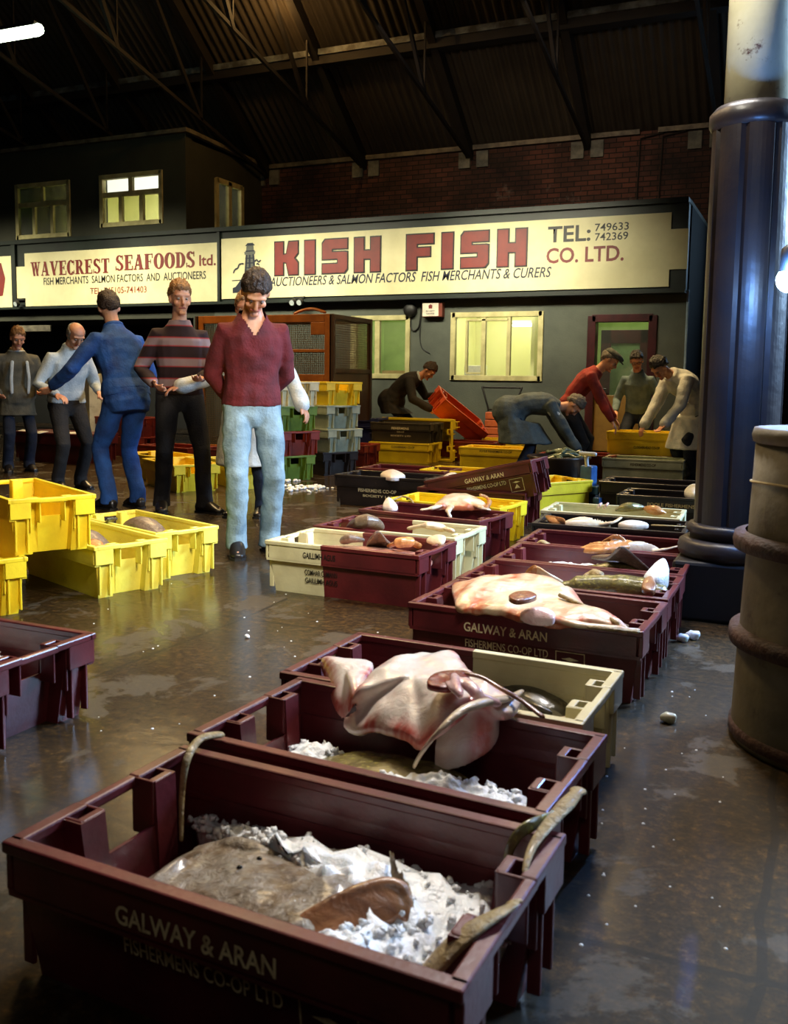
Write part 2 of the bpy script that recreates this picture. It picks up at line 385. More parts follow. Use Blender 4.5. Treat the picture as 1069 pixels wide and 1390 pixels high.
framed('window_4', 'bright upper window with two glowing top lights', up2, WY, [(.33, 0, .6, .08), (.67, 0, .6, .09), (.5, .64, 1, .09)], [(.62, 0, 1, .09)])
w5 = empty('window_5', (XU, (r3[0]+r3[1])/2, r3[2])); struct(w5, 'tall narrow window on the side of the upper storey', 'window')
hw = (r3[1]-r3[0])/2; hh = r3[3]-r3[2]
mb = MB()
for y in (-hw, 0, hw): mb.box(-.04, .04, y-.05, y+.05, 0, hh)
mb.box(-.04, .04, -hw, hw, hh-.07, hh+.02); mb.box(-.04, .04, -hw, hw, -.02, .06); mb.build('window_frame', m_cream, w5)
MB().box(-.01, 0, -hw, hw, 0, hh).build('pane', m_glass, w5)
# small belongings behind the side-office glass
t = empty('desk_lamp', (-6.15, WY+.9, 1.2), 0, 'white desk lamp seen through the window behind the mesh cage', 'lamp')
MB().lathe([(.07, 0), (.07, .015), (.012, .02), (.012, .3)], n=12).build('stand', m_white, t); MB().lathe([(.13, .26), (.1, .36), (.04, .42)], n=14).build('lamp_shade', m_white, t, True)
tag(MB().box(-6.75, -5.9, WY+.6, WY+1.2, .85, 1.2).build('office_desk', m_tan), 'tan office desk behind the window beside the cage', 'desk')
tag(MB().box(-.16, .16, -.11, .11, 0, .2).build('filing_box', m_white, bevel=.01), 'white filing box on the sill of the wide office window', 'box').location = (winB[0]+.25, WY+.45, 1.09)
struct(MB().box(winB[0]+.02, winB[0]+.9, WY+.2, WY+.62, 1.03, 1.09).build('trim_4', m_room))
for i, (x, lab) in enumerate(((-14.55, 'dark jar on the sill of the dim upper window'), (-13.75, 'dark kettle shape behind the right pane of the dim upper window'))):
    pass

# door with a maroon frame and the inner door behind it
x0, x1, z0, z1 = door
dr = empty('door_1', ((x0+x1)/2, WY, 0)); struct(dr, 'maroon framed office doorway with glazed inner door', 'door')
hw = (x1-x0)/2
mb = MB()
for s in (-1, 1): mb.box(s*hw-.06, s*hw+.06, -.04, .16, 0, z1+.03)
mb.box(-hw, hw, -.04, .16, z1-.06, z1+.05); mb.build('door_frame', m_maroonframe, dr, bevel=.006)
mb = MB(); iw0, iw1 = -3.13-(x0+x1)/2, -2.36-(x0+x1)/2
mb.box(iw0, iw0+.16, 1.05, 1.1, 0, 1.87); mb.box(iw1-.16, iw1, 1.05, 1.1, 0, 1.87); mb.box(iw0, iw1, 1.05, 1.1, 1.66, 1.87); mb.box(iw0, iw1, 1.05, 1.1, 0, .45); mb.build('inner_door', m_maroonframe, dr, bevel=.006)
MB().box(iw0+.14, iw1-.14, 1.07, 1.075, .45, 1.68).build('inner_pane', mat('frosted_green_glass', srgb(150, 180, 130), .3, srgb(110, 140, 100), 3), dr)
MB().box(-hw+.06, hw-.06, .06, .066, .85, z1-.06).build('pane', m_glass, dr)
MB().box(-hw+.06, hw-.06, .04, .09, .02, .86).build('kick_panel', mat('yellow_brown_panel', srgb(150, 112, 48), .5), dr, bevel=.01)
MB().lathe([(.09, 0), (.09, .004)], n=16).build('round_notice', m_dark, dr).matrix_local = Matrix.Translation((.1, 1.06, .98)) @ Matrix.Rotation(PI/2, 4, 'X') @ Matrix.Diagonal((1, .5, 1, 1))
MB().tube([(-hw+.14, .02, .95), (-hw+.14, -.02, .95), (-hw+.24, -.02, .95)], .012, 6).build('door_handle', m_iron, dr)
# white corner conduit at the end of the office
tag(MB().tube([(XR+.02, WY-.02, .0), (XR+.02, WY-.02, FZ0)], .018, 8).build('conduit_pipe', mat('blue_white_pipe', srgb(170, 195, 215), .25)), 'thin pale pipe running down the right corner of the office wall', 'pipe')

# roof
TAN = .75
mroof, nt, bb = nodes('corrugated_sheet'); co = objco(nt)
nn = N(nt, 'ShaderNodeTexNoise', Scale=.7, Detail=6., Roughness=.6); nt.links.new(co, nn.inputs['Vector'])
nt.links.new(ramp(nt, nn.outputs['Fac'], [(.3, srgb(40, 34, 26)), (.7, srgb(66, 60, 50))]).outputs['Color'], bb.inputs['Base Color']); bb.inputs['Roughness'].default_value = .7
def roof_z(Y): return TOP+.02+TAN*(BY-Y)
mb = MB(); prev = None
n_ = 1500
vs = []
for Yr, off in ((BY+.3, 0), (2.5, 0)):
    for i in range(n_+1):
        x = -32+38*i/n_; vs.append(V((x, Yr, roof_z(Yr)+.035*math.sin(x/.15*2*PI)+.06)))
mb.add(vs, [(i, i+1, n_+2+i, n_+1+i) for i in range(n_)])
rf = mb.build('ceiling', mroof, smooth=True); struct(rf)
def onroof(px, py, off=0.):
    d = ray(px, py); k = TOP+.02+TAN*BY-off
    return EYE + d*((k-CAMH)/(d.z+TAN*d.y))
pb = [onroof(10, 139), onroof(540, 53), onroof(300, 92)]
Yb = sum(p.y for p in pb)/3; zb = roof_z(Yb)
mb = MB(); mb.box(-30, 6, Yb-.12, Yb+.12, zb-.22, zb-.02); struct(mb.build('beam_1', m_rafter))
mb = MB(); mb.box(-30, 6, Yb-.16, Yb-.1, zb-.08, zb+.02); struct(mb.build('trim_5', mat('flashing_grey', srgb(118, 128, 132), .5, srgb(58, 58, 55), 4, .35, .6)))
xe = [ony(px, 208, BY).x for px in (363, 497, 643, 797)]
pitch_x = (xe[-1]-xe[0])/3
xs = [xe[0]+pitch_x*k for k in range(-5, 5)]
for i, x in enumerate(xs):
    t = empty('roof_truss', (x, BY, TOP)); t['kind'] = 'structure'
    L_ = 12.5
    P_ = lambda d, dz: V((0, -d, TAN*d+dz))
    MB().bar(P_(-.05, -.1), P_(L_, -.1), .13, .2).build('rafter', m_rafter, t)
    MB().bar(P_(.1, -.25), P_(6.2, -3.3), .05, .06).build('tie_rod', m_rafter, t)
    for d, f in ((2.2, .5), (4.4, .5)):
        k = (d-.1)/6.1; MB().bar(P_(d, -.1), P_(d, -.25-3.05*k+.0), .03, .03).build('hanger_rod', m_rafter, t)
    MB().bar(P_(2.2, -.1-.15-3.05*.344), P_(4.4, -.1), .05, .07).build('strut', m_rafter, t)
    MB().bar(P_(4.4, -.25-3.05*.705), P_(6.6, -.1), .06, .08).build('strut', m_rafter, t)
# ------------------------------------------------------------------ signs
m_sign = mat('cream_sign_paint', srgb(226, 218, 172), .5, srgb(210, 202, 154), 1.5, bump=.03)
m_red = mat('dark_red_sign_paint', srgb(120, 30, 22), .5, srgb(104, 24, 20), 4)
m_navy = mat('navy_sign_paint', srgb(22, 30, 48), .5, srgb(30, 38, 54), 4)
m_ink = mat('black_sign_paint', srgb(26, 24, 22), .5)
SY = WY-.2                                       # sign face
def sp(px, py): q = ony(px, py, SY); return q.x, q.z
mb = MB(); mb.box(-26, -1.72, SY+.03, WY+.0, FZ0-.02, FZ1)
mb.box(-26, -1.72, SY-.06, WY, FZ1-.02, FZ1+.05); mb.box(-26, -1.72, SY-.03, WY, FZ0-.04, FZ0)
xd = sp(297.5, 365)[0]; mb.box(xd-.025, xd+.025, SY-.03, SY+.05, FZ0, FZ1)
xd2 = sp(20, 385)[0]; mb.box(xd2-.05, xd2+.05, SY-.03, SY+.05, FZ0, FZ1)
struct(mb.build('trim_6', m_green))
FW = V((0, -1, 0))
def board(name, label, pts):
    xs_ = [p[0] for p in pts]; zs_ = [p[1] for p in pts]; ox, oz = sum(xs_)/len(xs_), min(zs_)
    t = empty(name, (ox, SY, oz), 0, label, 'sign')
    mb = MB(); n = len(pts); mb.add([(x-ox, 0, z-oz) for x, z in pts]+[(x-ox, .03, z-oz) for x, z in pts], [tuple(range(n)), tuple(range(n, 2*n))]+[(i, (i+1) % n, n+(i+1) % n, n+i) for i in range(n)])
    mb.build('sign_board', m_sign, t); return t, ox, oz
def put_text(t, ox, oz, body, x0, x1, z0, z1, m, shear=0., bold=0., name='lettering'):
    o = link(name, text_mesh(body, x1-x0, z1-z0, shear, bold), m, t)
    o.matrix_local = Matrix.Translation((x0-ox, -.004, z0-oz)) @ Matrix.Rotation(PI/2, 4, 'X'); return o
def pieces(t, ox, oz, polys, m, y=-.004, name='lettering'):
    mb = MB()
    for i, p in enumerate(polys): mb.poly([(x-ox, y-.00025*(i % 40), z-oz) for x, z in p])
    return mb.build(name, m, t)
# main sign
KT = (sp(300, 324)[1]+sp(911, 288.6)[1])/2; KB = (sp(300, 406)[1]+sp(908, 389)[1])/2
kx0 = sp(300.5, 365)[0]; kx1 = sp(909, 340)[0]; kx2 = sp(933, 340)[0]
za, zb_ = sp(930, 365)[1], sp(930, 310)[1]
k, kox, koz = board('shop_sign', 'long cream sign with big dark red block letters and a lighthouse', [(kx0, KB), (kx1, KB), (kx1, za), (kx2, za), (kx2, zb_), (kx1, zb_), (kx1, KT), (kx0, KT)])
R = lambda a, b, c, d: [(a, b), (c, b), (c, d), (a, d)]
GL = {'K': [R(0, 0, .36, 1), [(.3, .4), (.55, .36), (.72, .5), (.55, .64), (.3, .6)], [(.5, .34), (.62, 0), (1, 0), (1, .34), (.84, .5), (.66, .52)], [(.5, .66), (.66, .48), (.84, .5), (1, .66), (1, 1), (.62, 1)]],
      'I': [R(0, 0, 1, 1)], 'F': [R(0, 0, .38, 1), R(0, .74, 1, 1), R(.3, .38, .88, .62)],
      'S': [[(.12, .72), (1, .72), (1, 1), (.12, 1), (0, .88), (0, .72)], R(0, .42, .38, .88), [(0, .42), (.88, .42), (1, .52), (1, .6), (.88, .62), (.0, .62)], R(.62, .12, 1, .56), [(0, 0), (.88, 0), (1, .12), (1, .27), (0, .27)]],
      'H': [R(0, 0, .36, 1), R(.64, 0, 1, 1), R(.3, .38, .7, .62)]}
zt = (sp(373, 330)[1]+sp(714, 310)[1])/2; zb2 = (sp(373, 374)[1]+sp(714, 360)[1])/2
pol, polo = [], []
for ch, a, b in (('K', 373.5, 404.5), ('I', 414, 427.5), ('S', 438, 471.5), ('H', 481.5, 516), ('F', 552, 588), ('I', 600, 614.5), ('S', 626, 662.5), ('H', 675.5, 714)):
    X0, X1 = sp(a, 345)[0], sp(b, 345)[0]; o_ = .022
    for p in GL[ch]:
        q = [(X0+(X1-X0)*x, zb2+(zt-zb2)*z) for x, z in p]; pol.append(q)
        cx_ = sum(a_[0] for a_ in q)/len(q); cz_ = sum(a_[1] for a_ in q)/len(q)
        polo.append([(x+math.copysign(o_, x-cx_), z+math.copysign(o_, z-cz_)) for x, z in q])
for w0, w1 in ((0, 13), (13, 99)): pieces(k, kox, koz, polo[w0:w1], m_ink, -.003, 'letter_outline'); pieces(k, kox, koz, pol[w0:w1], m_red, -.014)
def line(t, ox, oz, body, pxa, pya, pxb, pyb, hpx, m, shear=0., bold=0., hz=None):
    """baseline from pixel a to pixel b; cap height hpx pixels at a"""
    xa, z_a = sp(pxa, pya); xb, z_b = sp(pxb, pyb); z0 = (z_a+z_b)/2; h = abs(sp(pxa, pya-hpx)[1]-z_a)
    return put_text(t, ox, oz, body, xa, xb, z0, z0+h, m, shear, bold)
line(k, kox, koz, 'AUCTIONEERS & SALMON FACTORS  FISH MERCHANTS & CURERS', 366, 391, 748, 374, 12.5, m_navy, .25, .012)
line(k, kox, koz, 'TEL:', 743, 330, 801, 327, 22, m_ink, 0, .02)
line(k, kox, koz, '749633', 807, 314, 853, 312, 10.5, m_ink, 0, .008)
line(k, kox, koz, '742369', 807, 327, 852, 325, 10.5, m_ink, 0, .008)
line(k, kox, koz, 'CO. LTD.', 741, 358, 846, 354, 21, m_red, 0, .02)
# lighthouse drawing
def poly_px(ps): return [sp(*p) for p in ps]
tw = [[(331.5, 381), (346.5, 378), (344, 345), (333.5, 346)], [(332, 346), (346, 345), (346.5, 341), (331.5, 342)], [(334, 342), (344.5, 341), (344, 333), (334.5, 334)], [(332.5, 334), (346, 333), (343, 329.5), (336, 330)]]
pieces(k, kox, koz, [poly_px(p) for p in tw], mat('lighthouse_grey', srgb(98, 100, 92), .5), -.003, 'lighthouse_tower')
dk = [[(331, 382), (333.5, 382), (336, 346), (333.5, 346)], [(344.5, 379), (347.5, 379), (345, 345), (342.8, 345)], [(337.5, 380), (340.5, 380), (340, 346), (337.8, 346)],
      [(333, 334), (345.6, 333), (342.5, 330), (336, 330.5)], [(333.4, 342), (345.6, 341.2), (345.6, 339.5), (333.4, 340.3)]]
for q in range(5): y = 350+q*6.5; dk.append([(333, y), (345.3, y-.5), (345.3, y+1), (333, y+1.5)])
dk += [[(316, 391), (329, 386), (343, 383), (352, 385), (352, 394), (316, 398)], [(318, 392), (327, 380), (347, 378), (352, 383), (345, 390)], [(315, 380.5), (331, 379.5), (331, 380.7), (315, 381.7)]]
def stroke(ps, w=.012):
    q = smoothpts([V((*sp(*p), 0)) for p in ps], 4); out = []
    for a, b in zip(q, q[1:]):
        d = (b-a).normalized(); n = V((-d.y, d.x, 0))*w; out.append([tuple((a+n)[:2]), tuple((a-n)[:2]), tuple((b-n)[:2]), tuple((b+n)[:2])])
    return out
pol = [poly_px(p) for p in dk] + stroke([(317, 371), (319, 366), (323, 364), (325, 359), (331, 358)]) + stroke([(346, 355), (349, 352.5), (351, 356), (354, 353)]) + stroke([(348, 359), (350, 358), (352, 360)])
pieces(k, kox, koz, pol, m_navy, -.005, 'lighthouse_drawing')

# serif sign
WT = (sp(36, 347)[1]+sp(296, 325.6)[1])/2; WB = (sp(36, 418.6)[1]+sp(296, 406)[1])/2
wx0, wx1, wx2 = sp(22.5, 380)[0], sp(34, 380)[0], sp(295.5, 365)[0]
za, zb_ = sp(28, 405)[1], sp(28, 362)[1]
w_, wox, woz = board('shop_sign', 'cream sign with dark red serif lettering, left of the lighthouse sign', [(wx1, WB), (wx2, WB), (wx2, WT), (wx1, WT), (wx1, zb_), (wx0, zb_), (wx0, za), (wx1, za)])
def arc(cx, cz, rx, rz, a0, a1, tx, tz, n=12):
    out = []
    P = lambda a, k: (cx+(rx-tx*k)*math.cos(a), cz+(rz-tz*k)*math.sin(a))
    for i in range(n):
        a, b = a0+(a1-a0)*i/n, a0+(a1-a0)*(i+1)/n; out.append([P(a, 0), P(b, 0), P(b, 1), P(a, 1)])
    return out
T_, H_ = .3, .075                                # stem and serif thickness
stem = lambda x, z0=0., z1=1.: [R(x, z0, x+T_, z1)]
ser = lambda x, z, w=.5: [R(x+T_/2-w/2, z-(H_ if z > .5 else 0), x+T_/2+w/2, z+(0 if z > .5 else H_))]
def diag(x0, x1, z0, z1, t): return [[(x0, z0), (x0+t, z0), (x1+t, z1), (x1, z1)]]
SG = {'W': diag(.1, .34, 1, 0, .24)+diag(.34, .56, 0, 1, .1)+diag(.48, .72, 1, 0, .24)+diag(.74, .98, 0, 1, .1)+[R(0, 1-H_, .44, 1), R(.42, 1-H_, .78, 1), R(.85, 1-H_, 1.18, 1)],
      'A': diag(.06, .42, 0, 1, .1)+diag(.34, .62, 1, 0, .28)+[R(.2, .26, .7, .35), R(0, 0, .28, H_), R(.5, 0, 1, H_)],
      'V': diag(.08, .4, 1, 0, .28)+diag(.42, .82, 0, 1, .1)+[R(0, 1-H_, .46, 1), R(.7, 1-H_, 1.02, 1)],
      'E': stem(.1)+[R(0, 0, .86, H_), R(0, 1-H_, .82, 1), R(.3, .46, .62, .54), R(.58, .36, .64, .64), R(.78, 0, .86, .28), R(.74, .72, .82, 1)],
      'F': stem(.1)+ser(.1, 0)+[R(0, 1-H_, .82, 1), R(.3, .46, .62, .54), R(.58, .36, .64, .64), R(.74, .72, .82, 1)],
      'T': stem(.31)+ser(.31, 0, .56)+[R(.02, 1-H_, .9, 1), R(.02, .7, .09, 1), R(.83, .7, .9, 1)],
      'R': stem(.1)+ser(.1, 0)+[R(0, 1-H_, .5, 1), R(.3, .46, .5, .54)]+arc(.46, .74, .38, .27, -PI/2, PI/2, .25, .09)+[[(.4, .5), (.66, .5), (.98, .05), (.7, .0)], R(.72, 0, 1.04, H_)],
      'C': arc(.46, .5, .46, .52, .7, 2*PI-.7, .3, .09, 18)+[R(.74, .66, .82, 1), R(.74, .02, .82, .3)],
      'O': arc(.5, .5, .5, .52, 0, 2*PI, .31, .09, 24),
      'D': stem(.1)+[R(0, 0, .46, H_), R(0, 1-H_, .46, 1)]+arc(.42, .5, .52, .5, -PI/2, PI/2, .31, .08),
      'S': arc(.42, .74, .36, .28, .5, 1.5*PI, .25, .09)+arc(.42, .26, .4, .28, -PI+.5, PI/2, .26, .09)+[[(.2, .62), (.34, .72), (.72, .4), (.6, .26)], R(.7, .7, .77, 1), R(.02, 0, .09, .3)]}
GW = {'W': 1.2, 'A': 1.0, 'V': 1.02, 'E': .9, 'F': .86, 'T': .92, 'R': 1.04, 'C': .88, 'O': 1.0, 'D': .96, 'S': .86}
def serif(word, pxa, pya, pxb, pyb, hpx):
    xa, z1_ = sp(pxa, pya); xb, z2_ = sp(pxb, pyb); z0 = (z1_+z2_)/2; h = abs(sp(pxa, pya-hpx)[1]-z1_)
    tot = sum(GW[c]+.06 for c in word)-.06; s = (xb-xa)/tot; x = xa; out = []
    for c in word:
        out += [[(x+px*s, z0+pz*h) for px, pz in p] for p in SG[c]]; x += (GW[c]+.06)*s
    return out
pieces(w_, wox, woz, serif('WAVECREST', 42, 376, 149, 369.5, 19), m_red); pieces(w_, wox, woz, serif('SEAFOODS', 157, 369, 265, 361, 20.5), m_red)
line(w_, wox, woz, 'ltd.', 270.5, 361.5, 293, 360, 15, m_red, 0, .02)
line(w_, wox, woz, 'FISH MERCHANTS  SALMON FACTORS  AND  AUCTIONEERS', 59.5, 389, 279.5, 376.5, 10, m_ink, 0, .01)
line(w_, wox, woz, 'TEL: 745105-741403', 122.5, 400, 199, 396.5, 8.6, mat('faded_red_paint', srgb(140, 58, 38), .5), 0, .01)
# third sign, cut by the frame
t3x1 = sp(18, 385)[0]
b3, box_, boz = board('shop_sign', 'end of a cream sign with a red shape at the left edge', [(t3x1-3, WB-.02), (t3x1, WB-.02), (t3x1, WT-.03), (t3x1-3, WT-.03)])
pieces(b3, box_, boz, [[(t3x1-.5, WB+.2), (t3x1-.28, WB+.22), (t3x1-.2, WB+.55), (t3x1-.3, WB+.85), (t3x1-.6, WB+.8)]], m_red, -.004, 'painted_shape')

# alarm box
q = ony(588, 421, WY)
a_ = empty('alarm_box', (q.x, WY, q.z), 0, 'small white and red alarm box on the wall under the sign', 'alarm')
hw, hh = .145, .115
MB().box(-hw, hw+.05, -.12, 0, -hh, hh).build('casing', mat('red_brown_casing', srgb(120, 50, 30), .5), a_, bevel=.01)
MB().box(-hw+.01, hw-.01, -.128, -.118, -hh+.012, hh-.012).build('face_plate', mat('alarm_white', srgb(235, 225, 205), .4), a_)
def at_face(o, x, z, y=-.131): o.matrix_local = Matrix.Translation((x, y, z)) @ Matrix.Rotation(PI/2, 4, 'X')
at_face(link('lettering', text_mesh('SECURITY', .15, .022, 0, .02), m_ink, a_), -.075, -.035)
at_face(link('lettering', text_mesh('CENTRES', .14, .022, 0, .02), m_ink, a_), -.07, -.075)
MB().poly([(-.03, -.131, .015), (.03, -.131, .015), (.03, -.131, .05), (.04, -.131, .055), (0, -.131, .085), (-.04, -.131, .055), (-.03, -.131, .05)]).build('house_emblem', m_red, a_)
# round bell and its cable left of the alarm box
q = ony(558, 421, WY)
t = empty('wall_bell', (q.x, WY, q.z), 0, 'round black bell on the wall left of the alarm box', 'bell')
MB().lathe([(.02, 0), (.115, .01), (.115, .06), (.09, .1), (.03, .115)], n=20).build('dome', m_dark, t, True).matrix_local = Matrix.Rotation(PI/2, 4, 'X')
MB().tube(smoothpts([(0, -.02, -.1), (.0, -.02, -.26), (.06, -.02, -.33), (.14, -.02, -.27), (.17, -.02, -.1), (.17, -.02, .12)], 4), .012, 6).build('cable', m_dark, t)
tag(MB().tube(smoothpts([(q.x+.18, WY-.012, q.z-.1), (q.x+.16, WY-.012, q.z-.4), (q.x+.2, WY-.012, q.z-.6), (q.x+.33, WY-.012, q.z-.68)], 4), .008, 6).build('electric_cable', m_dark), 'thin dark cable looping down the wall below the alarm box', 'cable')
# small floodlights under the signs
for px, py, lab in ((407, 409, 'pair of small dark floodlights under the lighthouse sign'), (29, 411, 'small square floodlight between the two left signs')):
    q = ony(px, py, SY)
    t = empty('floodlight', (q.x, SY, q.z), 0, lab, 'light')
    for s in ((-1, 1) if px > 100 else (0,)):
        b = MB().lathe([(.02, .0), (.055, .03), (.06, .1)], n=14).build('lamp_head', m_dark, t, True); b.matrix_local = Matrix.Translation((s*.07, -.06, 0)) @ Matrix.Rotation(PI*.62, 4, 'X')
        l = MB().lathe([(.045, .101), (.045, .106)], n=12).build('lens', mat('lamp_lens', srgb(190, 200, 200), .2), b)
    MB().bar((-.1, -.03, .06), (.1, -.03, .06), .03, .03).build('bracket', m_dark, t)
# pale shutter plates on the dark shop front
for px, py, w, lab in ((49, 446, .42, 'pale flat plate above the men at the far left'), ):
    q = ony(px, py, WY+.02); tag(MB().box(q.x-w, q.x+w, WY-.04, WY-.01, q.z-.06, q.z+.06).build('shutter_plate', m_trimg, bevel=.006), lab, 'plate')
# ------------------------------------------------------------------ fish crates
CL, CW, CH = .835, .46, .252
A_, B_ = CL/2-.012, CW/2-.012
XI = A_-.05
PK0, PK1 = .065, .115                            # pocket band, half of the hand opening
def crate_meshes():
    t = .007
    half = [(A_, -B_, CH), (A_, -PK1, CH), (XI, -PK1, CH), (XI, -PK0, CH), (XI, -PK0, .165), (XI, PK0, .165), (XI, PK0, CH), (XI, PK1, CH), (A_, PK1, CH), (A_, B_, CH)]
    out = half + [(-x, -y, z) for x, y, z in half]
    n = len(out)
    inner = []
    for i, (x, y, z) in enumerate(out):
        sx, sy = math.copysign(1, x), math.copysign(1, y)
        ix = x-sx*t
        iy = y-sy*t if abs(y) > PK1+.01 else (y+sy*t if abs(abs(y)-PK1) < 1e-6 else y)
        if abs(abs(y)-PK1) < 1e-6: iy = y+sy*t
        inner.append((ix, iy, z))
    k = lambda p: (p[0]*(1-.028/A_), p[1]*(1-.03/B_), 0)
    m_ = lambda p: (p[0]*(1-.02/A_), p[1]*(1-.022/B_), .012)
    mb = MB(); vs = [k(p) for p in out]+out+inner+[m_(p) for p in inner]; fs = []
    for i in range(n):
        j = (i+1) % n
        for a in range(3): fs.append((a*n+i, a*n+j, (a+1)*n+j, (a+1)*n+i))
    fs += [tuple(range(n))[::-1], tuple(range(3*n, 4*n))]
    mb.add(vs, fs)
    for s in (-1, 1):                            # ledge under the rim band, vertical ribs on the long sides
        y = s*(B_-.006); mb.box(-A_-.004, A_+.004, y-.012, y+.012, .158, .17)
        y = s*(B_-.003); mb.box(-A_+.01, A_-.01, y-.009, y+.009, .165, .235)
    shell = mb.mesh('shell')
    w = .014
    mb = MB(); a, b = A_+.012, B_+.012
    for s in (-1, 1):
        mb.box(-a, a, *sorted((s*b, s*(b-2*w))), CH-.017, CH+.004)
        for q in (-1, 1): mb.box(*sorted((s*a, s*(a-2*w))), *sorted((q*PK0, q*(b-w))), CH-.017, CH+.004)
    rim = finish(mb.mesh('rim'), bevel=.004, seg=2)
    mb = MB(); mb.box(A_-.01, A_+.012, -PK0-.01, PK0+.01, CH-.02, CH+.002); handle = finish(mb.mesh('handle'), bevel=.005)
    mb = MB()                                    # pocket: top frame with a hole, cheek, inner web
    mb.box(XI-.006, XI+.012, PK0, PK1, CH-.012, CH+.002); mb.box(A_-.016, A_, PK0, PK1, CH-.012, CH+.002)
    mb.box(XI-.004, A_, PK0-.004, PK0+.004, .14, CH+.002); mb.box(XI-.004, A_, PK1-.004, PK1+.004, .1, CH+.002)
    pocket = finish(mb.mesh('stacking_pocket'), bevel=.003)
    mb = MB(); mb.box(A_-.004, A_+.011, PK1, B_+.004, .165, CH-.012); mb.box(A_-.02, A_+.004, PK1+.012, PK1+.022, .01, .17); mb.box(A_-.02, A_+.004, B_-.03, B_-.02, .02, .17)
    pad = finish(mb.mesh('corner_pad'), bevel=.003)
    return shell, rim, handle, pocket, pad
SHELL, RIM, HANDLE, POCKET, PAD = crate_meshes()
def flip(me, sx, sy):
    m2 = me.copy(); m2.transform(Matrix.Diagonal((sx, sy, 1, 1)))
    if sx*sy < 0: m2.flip_normals()
    return m2
FL = {(sx, sy): (flip(POCKET, sx, sy), flip(PAD, sx, sy)) for sx in (-1, 1) for sy in (-1, 1)}
HL = {-1: flip(HANDLE, -1, 1), 1: HANDLE}
m_mar = mat('maroon_crate_plastic', srgb(102, 33, 36), .4, srgb(76, 24, 28), 5, .4, .65, dirt=srgb(120, 84, 62), dlo=.64, dhi=.84, bump=.06, bscale=60, coat=.25)
m_yel = mat('yellow_crate_plastic', srgb(244, 212, 36), .42, srgb(222, 186, 26), 4, .42, .68, dirt=srgb(90, 74, 28), dlo=.66, dhi=.85, bump=.06, bscale=50, coat=.2)
m_pale = mat('pale_yellow_crate_plastic', srgb(238, 222, 92), .42, srgb(218, 198, 66), 4, .42, .68, dirt=srgb(100, 88, 40), dlo=.62, dhi=.84, bump=.06, bscale=50, coat=.2)
m_whi = mat('cream_crate_plastic', srgb(220, 212, 172), .45, srgb(190, 180, 138), 5, .42, .68, dirt=srgb(100, 88, 60), dlo=.6, dhi=.82, bump=.06, bscale=50, coat=.15)
m_blk = mat('black_crate_plastic', srgb(44, 36, 34), .36, srgb(30, 25, 24), 5, dirt=srgb(84, 70, 54), dlo=.64, dhi=.84, coat=.3)
m_gry = mat('grey_crate_plastic', srgb(176, 184, 160), .45, srgb(140, 148, 126), 4, dirt=srgb(90, 90, 70), dlo=.62, dhi=.84)
m_dgr = mat('dark_grey_crate_plastic', srgb(70, 62, 44), .45, srgb(52, 46, 34), 4)
m_grn = mat('green_crate_plastic', srgb(110, 138, 40), .45, srgb(80, 104, 28), 4)
m_rdc = mat('red_crate_plastic', srgb(134, 44, 26), .45, srgb(98, 30, 20), 4)
m_blu = mat('blue_crate_plastic', srgb(44, 52, 96), .45, srgb(32, 38, 72), 4)
m_org = mat('orange_crate_plastic', srgb(214, 84, 34), .45, srgb(180, 62, 24), 4)
def twotone(name, ca, ca2, cb, cb2, x, flipx=1):
    m = mat(name, ca, .42, ca2, 5, .4, .68, bump=.06, bscale=60, coat=.2); nt = m.node_tree; b = nt.nodes['Principled BSDF']
    src = b.inputs['Base Color'].links[0].from_socket
    co = objco(nt); n = N(nt, 'ShaderNodeTexNoise', Scale=5., Detail=5.); nt.links.new(co, n.inputs['Vector'])
    other = ramp(nt, n.outputs['Fac'], [(.4, cb), (.68, cb2)]).outputs['Color']
    sx = nt.nodes.new('ShaderNodeSeparateXYZ'); nt.links.new(co, sx.inputs[0])
    g = nt.nodes.new('ShaderNodeMath'); g.operation = 'GREATER_THAN'; g.inputs[1].default_value = x; nt.links.new(sx.outputs['X'], g.inputs[0])
    nt.links.new(mixc(nt, g.outputs[0], src, other), b.inputs['Base Color']); return m
MARC = (srgb(102, 33, 36), srgb(76, 24, 28)); WHIC = (srgb(224, 216, 172), srgb(196, 186, 142))
m_mw = twotone('maroon_then_cream_plastic', *MARC, *WHIC, -.02)
m_wm = twotone('cream_then_maroon_plastic', *WHIC, *MARC, -.10)
m_print = mat('cream_print', srgb(238, 222, 172), .6, srgb(170, 144, 104), 30, .5, .68)
m_printd = mat('dark_print', srgb(58, 50, 30), .6)
def side_text(c, body, u0, u1, z0, z1, m, face='front', bold=.02):
    """print on a long side (front: -y) or on an end (right: +x)"""
    me = text_mesh(body, u1-u0, z1-z0, 0, bold); o = link('lettering', me, m, c)
    if face == 'front':
        y = -(B_-.03*(1-(z0+z1)/2/CH))-.0035
        o.matrix_local = Matrix.Translation((u0, y-.0, z0)) @ Matrix.Rotation(PI/2+math.atan(.03/CH), 4, 'X')
        if z0 > .165: o.matrix_local = Matrix.Translation((u0, -B_-.008, z0)) @ Matrix.Rotation(PI/2, 4, 'X')
    return o
def crate(m, label, x, y, z=0., rz=0., rot=None, group=None, scale=1.):
    """x, y: centre of the crate; z: underside"""
    c = empty('fish_crate', (x, y, z), rz, label, 'crate', group, rot); c.scale = (scale,)*3 if not hasattr(scale, '__len__') else scale
    link('shell', SHELL, m, c); link('rim', RIM, m, c)
    for s in (-1, 1):
        link('handle', HL[s], m, c)
        for q in (-1, 1): link('stacking_pocket', FL[(s, q)][0], m, c); link('corner_pad', FL[(s, q)][1], m, c)
    return c
